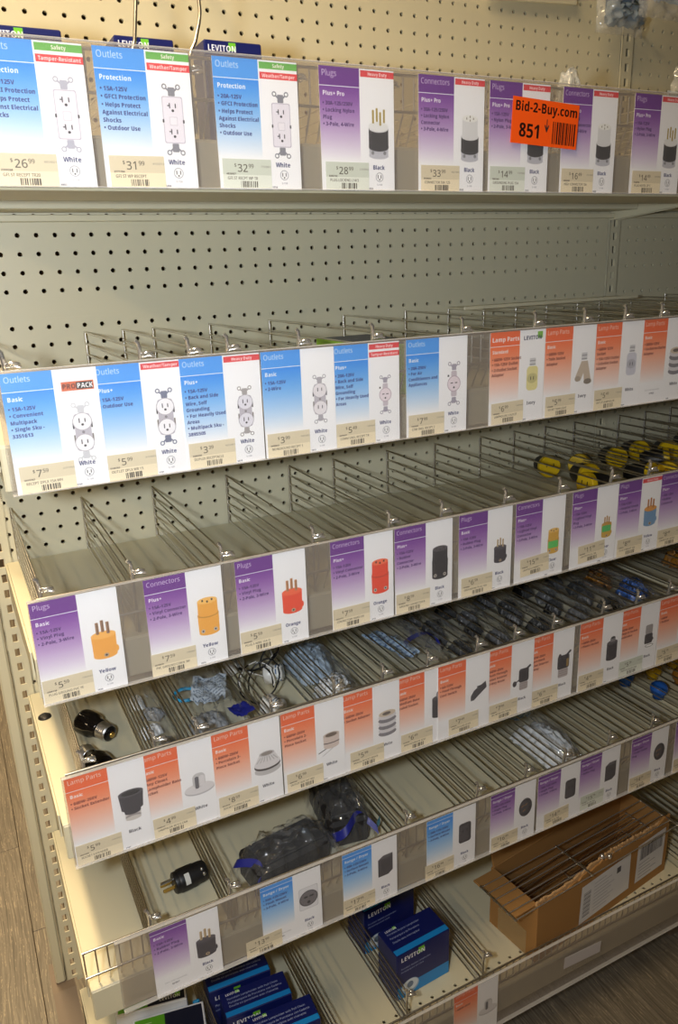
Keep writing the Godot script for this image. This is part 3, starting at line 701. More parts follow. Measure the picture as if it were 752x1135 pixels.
# ------------------------------------------------------------------ the gondola: pegboard, posts, shelves
func peg_panel(y_first: int, y_last: int, y_lo: float, y_hi: float) -> MB:   # hole rows counted downwards from height 1.5, real holes through a 5 mm board
	var m := MB.new()
	var half := INCH / 2
	var r := 0.0034
	var dp := 0.005
	var dirs := []
	for k in 8:
		var a := TAU * k / 8
		var o := Vector2(signf(roundf(cos(a) * 2)), signf(roundf(sin(a) * 2))) * half
		dirs.append([o, Vector2(cos(a), sin(a)) * r])
	for row in range(y_first, y_last + 1):
		for c in 47:
			var cx := 1.2192 - INCH * (c + 1)
			var cy := 1.5 - INCH * row
			var k0 := m.v.size()
			for k in 8:
				var o: Vector2 = dirs[k][0]
				var i: Vector2 = dirs[k][1]
				m.v.append(Vector3(cx + o.x, cy + o.y, 0)); m.n.append(Vector3.BACK); m.uv.append(Vector2.ZERO)
				m.v.append(Vector3(cx + i.x, cy + i.y, 0)); m.n.append(Vector3.BACK); m.uv.append(Vector2.ZERO)
				var wn := Vector3(-i.x, -i.y, 0).normalized()
				m.v.append(Vector3(cx + i.x, cy + i.y, 0)); m.n.append(wn); m.uv.append(Vector2.ZERO)
				m.v.append(Vector3(cx + i.x, cy + i.y, -dp)); m.n.append(wn); m.uv.append(Vector2.ZERO)
			for k in 8:
				var a := k0 + k * 4
				var b := k0 + ((k + 1) % 8) * 4
				m.ix.append_array([a, a + 1, b, b, a + 1, b + 1, a + 2, a + 3, b + 2, b + 2, a + 3, b + 3])
	var gx0 := 1.2192 - INCH * 47 - half
	var gx1 := 1.2192 - INCH + half
	var gy1 := 1.5 - INCH * y_first + half
	var gy0 := 1.5 - INCH * y_last - half
	var x0 := 0.012
	var x1 := 1.2215
	for q in [[x0, y_lo, gx0, y_hi], [gx1, y_lo, x1, y_hi], [gx0, y_lo, gx1, gy0], [gx0, gy1, gx1, y_hi]]:
		if q[2] - q[0] > 0.0001 and q[3] - q[1] > 0.0001:
			m.quad(Vector3(q[0], q[1], 0), Vector3(q[2], q[1], 0), Vector3(q[2], q[3], 0), Vector3(q[0], q[3], 0))
	m.quad(Vector3(x0, y_hi, 0), Vector3(x1, y_hi, 0), Vector3(x1, y_hi, -dp), Vector3(x0, y_hi, -dp))
	m.quad(Vector3(x0, y_lo, -dp), Vector3(x1, y_lo, -dp), Vector3(x1, y_lo, 0), Vector3(x0, y_lo, 0))
	return m

func slot_post(w: float, y0: float, y1: float, closed: bool) -> MB:   # front plate with a column of slots at one-inch pitch, a channel behind
	var m := MB.new()
	var cells := int((y1 - y0) / INCH)
	for i in cells:
		var a := y0 + i * INCH
		var b := a + INCH
		var sx := 0.0045
		var lo := a + 0.006
		var hi := a + 0.0195
		m.quad(Vector3(-w / 2, a, 0), Vector3(w / 2, a, 0), Vector3(w / 2, lo, 0), Vector3(-w / 2, lo, 0))
		m.quad(Vector3(-w / 2, hi, 0), Vector3(w / 2, hi, 0), Vector3(w / 2, b, 0), Vector3(-w / 2, b, 0))
		m.quad(Vector3(-w / 2, lo, 0), Vector3(-sx, lo, 0), Vector3(-sx, hi, 0), Vector3(-w / 2, hi, 0))
		m.quad(Vector3(sx, lo, 0), Vector3(w / 2, lo, 0), Vector3(w / 2, hi, 0), Vector3(sx, hi, 0))
		var t := Vector3(0, 0, -0.0022)
		m.quad(Vector3(-sx, lo, 0), Vector3(-sx, lo, 0) + t, Vector3(-sx, hi, 0) + t, Vector3(-sx, hi, 0))
		m.quad(Vector3(sx, lo, 0) + t, Vector3(sx, lo, 0), Vector3(sx, hi, 0), Vector3(sx, hi, 0) + t)
		m.quad(Vector3(-sx, lo, 0), Vector3(sx, lo, 0), Vector3(sx, lo, 0) + t, Vector3(-sx, lo, 0) + t)
		m.quad(Vector3(-sx, hi, 0) + t, Vector3(sx, hi, 0) + t, Vector3(sx, hi, 0), Vector3(-sx, hi, 0))
	m.box(Vector3(-w / 2 + 0.001, (y0 + y1) / 2, -0.022), Vector3(0.002, y1 - y0, 0.044))
	m.box(Vector3(w / 2 - 0.001, (y0 + y1) / 2, -0.022), Vector3(0.002, y1 - y0, 0.044))
	if closed: m.box(Vector3(0, (y0 + y1) / 2, -0.031), Vector3(w - 0.004, y1 - y0, 0.002))
	return m

func gondola() -> void:
	var upper := peg_panel(-25, 3, 1.5 - INCH * 3.45, 2.15).mesh()
	var lower := peg_panel(5, 51, 0.19, 1.5 - INCH * 4.5).mesh()
	var strip := MB.new(); strip.box(Vector3(0.6167, 1.5 - INCH * 3.975, -0.003), Vector3(1.2095, INCH * 1.06, 0.004))
	var backing := MB.new(); backing.box(Vector3(0.6167, 1.17, -0.05), Vector3(1.2095, 1.96, 0.006))
	var posts := [slot_post(0.030, 0.2, 2.17, false).mesh(), slot_post(0.030, 0.2, 2.17, true).mesh()]
	var names := ["cream pegboard gondola bay carrying the tagged shelves", "neighbouring cream pegboard gondola bay beyond the slotted post"]
	for b in 2:
		var o := thing("gondola_bay", names[b], "shelving unit", Vector3(BAY * b, 0, 0))
		part(o, "pegboard_panel", upper, M.paint); part(o, "pegboard_panel", lower, M.paint)
		part(o, "joint_strip", strip, M.paint)
		part(o, "backing_board", backing, M.hardboard)
		part(o, "upright_post", posts[b], M.paint, Vector3(0.0095 if b == 0 else 0.0105, 0, 0.002))
		if b == 0:
			var trim := MB.new(); trim.box(Vector3(-0.0155, 1.185, -0.019), Vector3(0.0175, 1.97, 0.044), 0.003)
			part(o, "end_trim", trim, M.paint)
		for s in [0, 1]:
			if s == 0 or b == 1:
				var foot := MB.new()
				var fh := 0.2 if b == 0 else 0.108
				foot.prism([Vector2(-0.34, 0), Vector2(0.05, 0), Vector2(0.05, fh), Vector2(-0.02, fh), Vector2(-0.34, 0.10)], -0.020, 0.020)
				part(o, "base_foot", foot, M.foot, Vector3((-0.012 if b == 0 else 0.0) + BAY * s, 0, 0), Basis(Vector3.UP, PI / 2))
		var kick := MB.new(); kick.box(Vector3(0.62, 0.055, 0.30), Vector3(1.19, 0.11, 0.006), 0.001)
		part(o, "kick_plate", kick, M.foot)
		var cap := MB.new(); cap.box(Vector3(0.6167, 2.165, -0.02), Vector3(1.2095, 0.02, 0.07), 0.002)
		part(o, "top_cap", cap, M.paint)

func shelves() -> void:
	var words := ["behind the top row of tags", "behind the white outlet tags", "behind the yellow and orange plug tags", "behind the orange lamp part tags", "holding the loose black plug", "at the bottom holding cartons"]
	for b in 2:
		for i in 6:
			var base := i == 5
			var lip: float = 0.052 if not base else 0.055
			var zf := 0.360 if not base else 0.378
			var o := thing("gondola_shelf", "cream metal shelf %s%s" % [words[i], "" if b == 0 else ", in the neighbouring bay"], "shelf", Vector3(BAY * b, DECK[i], 0))
			var x0 := 0.0155
			var x1 := 1.2235
			var mid := (x0 + x1) / 2
			var deck := MB.new()
			if base:   # one row of real round holes behind the rail
				var r := 0.0032
				var hz := 0.333
				var cnt := 46
				var xa := mid - cnt * INCH / 2
				for c in cnt:
					var cx := xa + (c + 0.5) * INCH
					for k in 8:
						var a0 := TAU * k / 8
						var a1 := TAU * (k + 1) / 8
						var o0 := Vector2(signf(roundf(cos(a0) * 2)), signf(roundf(sin(a0) * 2))) * INCH / 2
						var o1 := Vector2(signf(roundf(cos(a1) * 2)), signf(roundf(sin(a1) * 2))) * INCH / 2
						var i0 := Vector2(cos(a0), sin(a0)) * r
						var i1 := Vector2(cos(a1), sin(a1)) * r
						deck.quad(Vector3(cx + o0.x, 0, hz + o0.y), Vector3(cx + i0.x, 0, hz + i0.y), Vector3(cx + i1.x, 0, hz + i1.y), Vector3(cx + o1.x, 0, hz + o1.y))
						deck.quad(Vector3(cx + i0.x, 0, hz + i0.y), Vector3(cx + i0.x, -0.002, hz + i0.y), Vector3(cx + i1.x, -0.002, hz + i1.y), Vector3(cx + i1.x, 0, hz + i1.y))
				for q in [[x0, 0.004, x1, hz - INCH / 2], [x0, hz + INCH / 2, x1, zf], [x0, hz - INCH / 2, xa, hz + INCH / 2], [xa + cnt * INCH, hz - INCH / 2, x1, hz + INCH / 2]]:
					deck.quad(Vector3(q[0], 0, q[3]), Vector3(q[2], 0, q[3]), Vector3(q[2], 0, q[1]), Vector3(q[0], 0, q[1]))
			else:
				deck.box(Vector3(mid, -0.0015, zf / 2 + 0.002), Vector3(x1 - x0, 0.003, zf - 0.004), 0.0008)
			part(o, "deck", deck, M.paint)
			var lp := MB.new(); lp.box(Vector3(mid, -lip / 2 - 0.0005, zf - 0.002), Vector3(x1 - x0, lip - 0.001, 0.006), 0.002)
			part(o, "front_lip", lp, M.paint)
			var fl := MB.new(); fl.box(Vector3(mid, -lip + 0.001, zf - 0.062), Vector3(x1 - x0 - 0.002, 0.002, 0.116), 0.0006); fl.box(Vector3(mid, -lip + 0.006, zf - 0.119), Vector3(x1 - x0 - 0.002, 0.010, 0.002))
			part(o, "return_flange", fl, M.paint)
			var ch := MB.new(); ch.box(Vector3(mid, -lip + 0.009, 0.040), Vector3(x1 - x0 - 0.006, 0.011, 0.068), 0.001)
			part(o, "rear_channel", ch, M.paint)
			var lg := MB.new(); lg.box(Vector3(mid, -lip - 0.0045, 0.010), Vector3(x1 - x0 - 0.006, 0.009, 0.014), 0.001)
			part(o, "rear_ledge", lg, M.paint)
			for s in [x0 - 0.0015, x1 + 0.0015]:
				var br := MB.new()
				br.prism([Vector2(-0.335, -0.002), Vector2(-0.335, -0.034), Vector2(-0.012, -lip - 0.012), Vector2(-0.003, -lip - 0.012), Vector2(-0.003, -0.002)], -0.0012, 0.0012)
				part(o, "bracket", br, M.paint, Vector3(s, 0, 0), Basis(Vector3.UP, PI / 2))

func wire_mesh(a: Vector3, b: Vector3, r := 0.0013) -> ArrayMesh:
	var m := MB.new(); m.tube([a, b], r, 7)
	return m.mesh()

func rails() -> void:
	var along := wire_mesh(Vector3(0.012, 0, 0), Vector3(1.2225, 0, 0), 0.0018)
	var bent := MB.new()
	bent.tube([Vector3(0, 0.073, 0), Vector3(0, 0.038, 0), Vector3(0, 0.034, -0.001), Vector3(0, 0.006, -0.016), Vector3(0, 0.002, -0.018)], 0.0012, 6)
	var up := bent.mesh()
	for b in 2:
		for i in 6:
			var zf: float = 0.3685 if i < 5 else 0.386
			var o := thing("wire_fence", "chrome wire fence along the %s shelf front%s" % [ROW_WORD[i], "" if b == 0 else " of the neighbouring bay"], "wire fence", Vector3(BAY * b, DECK[i], zf))
			var k0 := 1 if i < 4 else 0
			var run := Basis.from_scale(Vector3(1.0 if i >= 4 else 0.9875, 1, 1))
			var tall := 1.0 if i < 5 else 0.84
			part(o, "top_wire", along, M.chrome, Vector3(0.0 if i >= 4 else 0.0152, 0.075 * tall, 0), run); part(o, "lower_wire", along, M.chrome, Vector3(0.0 if i >= 4 else 0.0152, 0.036 * tall, 0.0025), run)
			for k in range(k0, 81):
				part(o, "upright_wire", up, M.chrome, Vector3(0.0135 + k * 0.01508, 0, 0), Basis.from_scale(Vector3(1, tall, 1)))
	var starts := [0.02, 0.021, 0.0165, 0.0215, 0.052, 0.02]
	for b in 2:
		for i in 6:
			var zp: float = RAIL_Z if i < 5 else 0.3995
			var h: float = TAG_H + 0.001 if i < 4 else (0.117 if i == 4 else 0.122)
			var top: float = RAIL_TOP[i] + 0.002
			var x0: float = starts[i] if b == 0 else 0.02
			var x1 := 1.2215
			var o := thing("ticket_strip", "clear plastic ticket strip on the %s shelf rail%s" % [ROW_WORD[i], "" if b == 0 else " of the neighbouring bay"], "ticket holder", Vector3(BAY * b, top, zp))
			var f := MB.new(); f.box(Vector3((x0 + x1) / 2, -h / 2, 0), Vector3(x1 - x0, h, 0.0010))
			part(o, "front_pane", f, M.plastic)
			var c := MB.new(); c.box(Vector3((x0 + x1) / 2, 0.0007, -0.0022), Vector3(x1 - x0, 0.0012, 0.0054), 0.0004)
			part(o, "top_fold", c, M.plastic_edge)
			var fl := MB.new(); fl.box(Vector3((x0 + x1) / 2, -h / 2, -0.0068), Vector3(x1 - x0, h, 0.0007))
			part(o, "rear_pane", fl, M.frosted)
			var foot := MB.new(); foot.box(Vector3((x0 + x1) / 2, -h - 0.0006, -0.0030), Vector3(x1 - x0, 0.0012, 0.0074), 0.0004)
			part(o, "bottom_edge", foot, M.plastic_edge)

func dividers() -> void:
	var long := wire_mesh(Vector3(0, 0, 0.012), Vector3(0, 0, 0.357))
	var back := wire_mesh(Vector3(0, 0.003, 0.012), Vector3(0, 0.088, 0.012), 0.0018)
	var front := wire_mesh(Vector3(0, 0.003, 0.357), Vector3(0, 0.08, 0.357), 0.0018)
	var clip := MB.new()
	clip.tube([Vector3(0, 0.066, 0.356), Vector3(0, 0.079, 0.358), Vector3(-0.001, 0.089, 0.360), Vector3(-0.002, 0.095, 0.361), Vector3(-0.005, 0.098, 0.361)], 0.0026, 8)
	var ring := []
	for k in 13:
		ring.append(Vector3(0.0075 + 0.0062 * cos(TAU * k / 12), 0.0815 + 0.003 * sin(TAU * k / 12), 0.3585 + 0.005 * sin(TAU * k / 12)))
	clip.tube(ring, 0.0021, 7, false)
	clip.tube([Vector3(0, 0.079, 0.358), Vector3(0.009, 0.0805, 0.3625), Vector3(0.015, 0.079, 0.3625)], 0.0020, 7)
	var cm := clip.mesh()
	var xs := [
		[0.1693, 0.2571, 0.3752, 0.4945, 0.6, 0.7234, 0.8363, 0.955, 1.08, 1.19],
		[0.0348, 0.1746, 0.2299, 0.2764, 0.3672, 0.4698, 0.6074, 0.7327, 0.8255, 0.9066, 0.9832, 1.06, 1.14, 1.20],
		[0.0330, 0.1370, 0.2480, 0.3740, 0.4900, 0.5770, 0.6900, 0.7960, 0.9040, 0.9890, 1.07, 1.15],
		[0.0501, 0.1388, 0.1949, 0.2999, 0.3963, 0.4757, 0.5539, 0.6453, 0.7194, 0.7992, 0.9078, 0.9875, 1.0665, 1.14],
		[0.1037, 0.2187, 0.5138, 0.6524, 0.7548, 0.8421, 0.9485, 1.0584, 1.15],
		[0.2005, 0.3750, 0.5080, 0.6700],
	]
	var xs2 := [[0.1, 0.25, 0.4], [0.06, 0.16, 0.26, 0.36], [0.05, 0.13, 0.21, 0.3], [0.06, 0.15, 0.25, 0.36], [0.06, 0.15, 0.25, 0.36], [0.02, 0.075, 0.13, 0.30]]
	for i in 6:
		for b in 2:
			var lab := "chrome wire divider standing on the %s shelf%s" % [ROW_WORD[i], "" if b == 0 else " of the neighbouring bay"]
			var proto: Node3D = null
			for x in (xs[i] if b == 0 else xs2[i]):
				var near := behind(i, x) if b == 0 else ""
				if i == 5 and b == 0: near = ""
				var mine := lab if near == "" else "wire divider behind the tag of %s, %s shelf" % [near, ROW_WORD[i]]
				if i == 5 and b == 0: mine = "chrome wire divider on the bottom shelf " + {0.2005: "between green and navy cartons", 0.3750: "right of the three-carton navy row", 0.5080: "left of the pictured-lampholder cartons", 0.6700: "between pictured-lampholder cartons and cardboard box"}[x]
				if proto == null:
					proto = thing("wire_divider", mine, "wire divider", Vector3(x + BAY * b, DECK[i], 0.008 if i == 5 else 0.0), lab.replace("chrome wire divider", "wire dividers"), Basis.from_scale(Vector3(1, 0.81 if i == 0 else 1.0, 1)))
					for h in [0.006, 0.022, 0.038, 0.054, 0.070, 0.087]: part(proto, "wire", long, M.chrome, Vector3(0, h, 0))
					part(proto, "back_post", back, M.chrome); part(proto, "front_post", front, M.chrome); part(proto, "front_clip", cm, M.bright)
				else:
					var d: Node3D = proto.duplicate()
					d.name = numbered("wire_divider")
					add_child(d, true)
					d.position.x = x + BAY * b
					d.set_meta("label", mine)

# ------------------------------------------------------------------ goods
func film(w: float, d: float, h: float, sd: int, crumple := 0.006, nu := 26, nv := 26) -> MB:   # a closed, crumpled bag; base at y = 0
	var m := MB.new()
	var ns := FastNoiseLite.new()
	ns.seed = sd; ns.frequency = 1.0; ns.fractal_type = FastNoiseLite.FRACTAL_RIDGED; ns.fractal_octaves = 3
	for side in 2:
		m.sheet(nu, nv, func(u: float, vv: float) -> Vector3:
			var p := u * 2 - 1
			var q := vv * 2 - 1
			var full := pow(maxf(0.0, (1 - pow(absf(p), 3.5)) * (1 - pow(absf(q), 3.5))), 0.6)
			var wob := Vector3(ns.get_noise_3d(p * 2, q * 2, 3), ns.get_noise_3d(p * 2, q * 2, 30), ns.get_noise_3d(p * 2, q * 2, 60)) * crumple
			var x := (p if side == 0 else -p) * w / 2
			if side == 0:
				return Vector3(x + wob.x * 0.6, h * full + wob.y * (0.3 + full) + 0.003, q * d / 2 + wob.z * 0.6)
			return Vector3(x + wob.x * 0.3, 0.001 + absf(wob.y) * 0.15 * full + 0.002 * (1 - full), q * d / 2 + wob.z * 0.3))
	return m

func leaflet(w: float, d: float, sd: int, bend := 0.004) -> MB:   # a folded paper insert
	var m := MB.new()
	var ns := FastNoiseLite.new(); ns.seed = sd; ns.frequency = 1.2
	for side in 2:
		m.sheet(10, 10, func(u: float, vv: float) -> Vector3:
			var p := u if side == 0 else 1 - u
			var y := ns.get_noise_2d(p * 3, vv * 3) * bend + absf(p - 0.5) * bend
			return Vector3((p - 0.5) * w, y + (0.0006 if side == 0 else 0.0), (vv - 0.5) * d))
	return m

func print_lines(w: float, h: float, base: Color, ink: Color, rows: int, sd: int) -> Image:
	var im := Image.create(maxi(8, roundi(w * PX)), maxi(8, roundi(h * PX)), false, Image.FORMAT_RGB8)
	im.fill(base)
	var r := RandomNumberGenerator.new(); r.seed = sd
	for k in rows:
		var y := h * (k + 0.5) / rows
		var x := w * 0.06
		while x < w * 0.9:
			var l := r.randf_range(1.5, 6)
			fill(im, x, y, minf(l, w * 0.92 - x), h / rows * 0.35, ink)
			x += l + 1.2
	return im

func bag(label: String, at: Vector3, turn: float, size: Vector3, sd: int, group := "") -> Node3D:
	var o := thing("plastic_bag", label, "bag", at, group, Basis(Vector3.UP, turn))
	part(o, "film", film(size.x - 0.008, size.z, size.y, sd, 0.018 * minf(1.0, size.x * 8), 30, 40), M.film)
	return o

func logo_face(w: float, h: float, base: Color, lines: Array, stripe: Color, stripe_h: float, logo := Vector3(-1, 0, 0), pic := false, green_half := false) -> Image:   # a printed carton panel, sizes in mm
	var im := Image.create(roundi(w * PX), roundi(h * PX), false, Image.FORMAT_RGB8)
	im.fill(base)
	if green_half:
		im.fill(Color(0.9, 0.9, 0.91)); fill(im, 2.5, 2.5, w - 5, h - 5, base); fill(im, 2.5, 2.5, w * 0.42, h - 5, rgb(96, 170, 40))
		for k in 5: fill(im, w * 0.12, 12 + k * 10, w * (0.14 + 0.05 * (k % 3)), 1.4, Color(0.75, 0.88, 0.6))
	if stripe_h > 0: fill(im, 0, h - stripe_h, w, stripe_h, stripe)
	if logo.x >= 0:
		rrect(im, logo.x + logo.z * 3.55, logo.y - logo.z * 0.62, logo.z * 1.05, logo.z * 1.0, 0.2, rgb(120, 200, 50))
		text(im, logo.x, logo.y, logo.z, "LEVITON", Color.WHITE, true)
	for l in lines: text(im, l[0], l[1], l[2], l[3], Color(0.86, 0.9, 0.97), l.size() > 4)
	if pic:
		ell(im, w * 0.24, h * 0.80, w * 0.17, h * 0.16, Color(0.62, 0.72, 0.84)); ell(im, w * 0.24, h * 0.78, w * 0.15, h * 0.13, Color(0.86, 0.9, 0.94)); ell(im, w * 0.24, h * 0.77, w * 0.06, h * 0.07, Color(0.45, 0.52, 0.62))
	return im

func carton(called: String, label: String, at: Vector3, turn: float, size: Vector3, body: Material, faces: Dictionary, group := "") -> Node3D:
	var o := thing(called, label, "box", at, group, Basis(Vector3.UP, turn))
	var m := MB.new(); m.box(Vector3(0, size.y / 2, 0), size, 0.0012)
	var bd := part(o, "body", m, body)
	var h := size * 0.5
	var e := 0.0012
	if faces.has("top"):
		var q := MB.new(); q.quad(Vector3(-h.x + e, size.y + 0.0003, h.z - e), Vector3(h.x - e, size.y + 0.0003, h.z - e), Vector3(h.x - e, size.y + 0.0003, -h.z + e), Vector3(-h.x + e, size.y + 0.0003, -h.z + e), Rect2(0, 0, 1, 1))
		part(bd, "printed_top", q, faces.top)
	if faces.has("front"):
		var q := MB.new(); q.quad(Vector3(-h.x + e, e, h.z + 0.0003), Vector3(h.x - e, e, h.z + 0.0003), Vector3(h.x - e, size.y - e, h.z + 0.0003), Vector3(-h.x + e, size.y - e, h.z + 0.0003), Rect2(0, 0, 1, 1))
		part(bd, "printed_front", q, faces.front)
	if faces.has("side"):
		var q := MB.new(); q.quad(Vector3(-h.x - 0.0003, e, -h.z + e), Vector3(-h.x - 0.0003, e, h.z - e), Vector3(-h.x - 0.0003, size.y - e, h.z - e), Vector3(-h.x - 0.0003, size.y - e, -h.z + e), Rect2(0, 0, 1, 1))
		part(bd, "printed_side", q, faces.side)
	return o

func lie(dir: Vector3, at: Vector3) -> Transform3D:   # a lathe axis (y) laid along dir
	var y := dir.normalized()
	var x := y.cross(Vector3.UP).normalized()
	return Transform3D(Basis(x, y, x.cross(y)), at)

func socket_extender(label: String, at: Vector3, dir: Vector3) -> void:
	var xf := lie(dir, Vector3.ZERO)
	var o := thing("socket_extender", label, "lamp socket", at, "loose socket extenders")
	var b := MB.new()
	b.lathe([Vector2(0, 0), Vector2(0.0135, 0), Vector2(0.0175, 0.002), Vector2(0.0185, 0.006), Vector2(0.0185, 0.022), Vector2(0.0175, 0.026), Vector2(0.0145, 0.030), Vector2(0.0135, 0.038), Vector2(0.0125, 0.040), Vector2(0, 0.040)], xf, 28)
	part(o, "body", b, M.gloss_black)
	var t := MB.new()
	var pr := [Vector2(0, 0.040), Vector2(0.0115, 0.040)]
	for k in 5: pr.append_array([Vector2(0.0128, 0.0415 + k * 0.0036), Vector2(0.0128, 0.0428 + k * 0.0036), Vector2(0.0114, 0.0445 + k * 0.0036)])
	pr.append(Vector2(0.0105, 0.0595))
	t.lathe(pr, xf, 28)
	var sh := part(o, "screw_shell", t, M.alu)
	var c := MB.new(); c.lathe([Vector2(0.0112, 0.059), Vector2(0.0108, 0.061), Vector2(0.006, 0.064), Vector2(0, 0.064)], xf, 20)
	part(sh, "insulator", c, M.gloss_black)
	var p := MB.new(); p.lathe([Vector2(0.0045, 0.0635), Vector2(0.004, 0.066), Vector2(0, 0.0665)], xf, 14)
	part(sh, "contact", p, M.brass)

func loose_plug(at: Vector3, turn: float) -> void:
	var o := thing("power_plug", "black three-prong plug lying on the fifth shelf", "plug", at, "", Basis(Vector3.UP, turn))
	var b := MB.new()   # axis along -x, prongs at the -x end
	var xf := Transform3D(Basis(Vector3(0, 1, 0), Vector3(-1, 0, 0), Vector3(0, 0, 1)), Vector3(0, 0.0185, 0))
	b.lathe([Vector2(0, -0.030), Vector2(0.012, -0.030), Vector2(0.0155, -0.027), Vector2(0.0165, -0.020), Vector2(0.0165, -0.012), Vector2(0.0175, -0.010), Vector2(0.0180, 0.004), Vector2(0.0180, 0.014), Vector2(0.0165, 0.0165), Vector2(0.0165, 0.0165), Vector2(0.0165, 0.022), Vector2(0.015, 0.0235), Vector2(0, 0.0235)], xf, 28)
	part(o, "body", b, M.matte_black)
	for z in [-0.0065, 0.0065]:
		var p := MB.new(); p.box(Vector3(-0.033, 0.0185, z), Vector3(0.019, 0.0062, 0.0016), 0.0005)
		part(o, "blade", p, M.brass)
	var g := MB.new(); g.tube([Vector3(-0.0235, 0.0275, 0), Vector3(-0.040, 0.0275, 0), Vector3(-0.0435, 0.0275, 0)], 0.0024, 10)
	part(o, "ground_pin", g, M.steel)
	for s in [[0.020, 0.0315, 0.009], [0.020, 0.0265, -0.0105], [0.022, 0.026, 0.0135]]:
		var w := MB.new(); w.lathe([Vector2(0, 0.0022), Vector2(0.0022, 0.0018), Vector2(0.0028, 0), Vector2(0.0028, -0.003)], Transform3D(Basis(), Vector3(s[0], s[1], s[2])), 12)
		part(o, "screw", w, M.steel)
	var l := MB.new()
	l.sheet(8, 2, func(u: float, vv: float) -> Vector3:
		var a := lerpf(0.15, 1.1, u)
		return Vector3(lerpf(-0.009, -0.001, vv), 0.0185 + 0.0183 * sin(a), 0.0183 * cos(a)))
	part(o, "paper_label", l, M.label_white)

func yellow_plug(at: Vector3, dir: Vector3, k: int) -> void:
	var xf := lie(dir, Vector3(0, 0, 0))
	var where := ["against the pegboard", "beside the clear bag", "half under its neighbours"]
	var o := thing("yellow_faced_plug", "black connector with a bright yellow face in the heap on the third shelf", "plug", at, "yellow faced connectors heaped on the third shelf")
	var b := MB.new(); b.lathe([Vector2(0, 0), Vector2(0.013, 0), Vector2(0.017, 0.004), Vector2(0.0195, 0.014), Vector2(0.021, 0.030), Vector2(0.021, 0.044)], xf, 24)
	part(o, "body", b, M.matte_black)
	var f := MB.new(); f.lathe([Vector2(0.021, 0.044), Vector2(0.0222, 0.044), Vector2(0.0222, 0.053), Vector2(0.0205, 0.055), Vector2(0.0205, 0.055), Vector2(0, 0.055)], xf, 24)
	var yf := part(o, "yellow_face", f, M.yellow)
	for s in [-1, 1]:
		var sl := MB.new(); sl.box(xf * Vector3(s * 0.007, 0.0551, 0.003), Vector3(0.0018, 0.0008, 0.007), 0.0, xf.basis)
		part(yf, "slot", sl, M.matte_black)

func wired_socket(label: String, at: Vector3, dir: Vector3, sd: int) -> void:
	var xf := lie(dir, Vector3.ZERO)
	var o := thing("wired_lamp_socket", label, "lamp socket", at, "lamp sockets with loose wire leads")
	var b := MB.new(); b.lathe([Vector2(0, 0), Vector2(0.014, 0), Vector2(0.0165, 0.002), Vector2(0.0165, 0.012), Vector2(0.0135, 0.016), Vector2(0.0135, 0.03), Vector2(0, 0.03)], xf, 24)
	part(o, "porcelain", b, M.white_gloss)
	var l := MB.new(); l.lathe([Vector2(0.0138, 0.0175), Vector2(0.0138, 0.0285)], xf, 24)
	part(o, "paper_label", l, M.barcode)
	var r := RandomNumberGenerator.new(); r.seed = sd
	for k in 3:
		var p := []
		var a0 := r.randf_range(0, TAU)
		var c := xf * Vector3(0, -0.002, 0)
		for i in 24:
			var t := i / 23.0
			var a := a0 + t * r.randf_range(4.2, 4.6)
			var rad := 0.012 + 0.035 * sin(t * PI * 0.75)
			p.append(c + Vector3(rad * cos(a) * 0.8, 0.004 + 0.045 * sin(t * PI) * (0.6 + 0.4 * cos(a)), -0.045 * t + rad * sin(a)))
		var w := MB.new(); w.tube(p, 0.0013, 6)
		part(o, "wire_lead", w, M.matte_black if k % 2 == 0 else M.white_gloss)

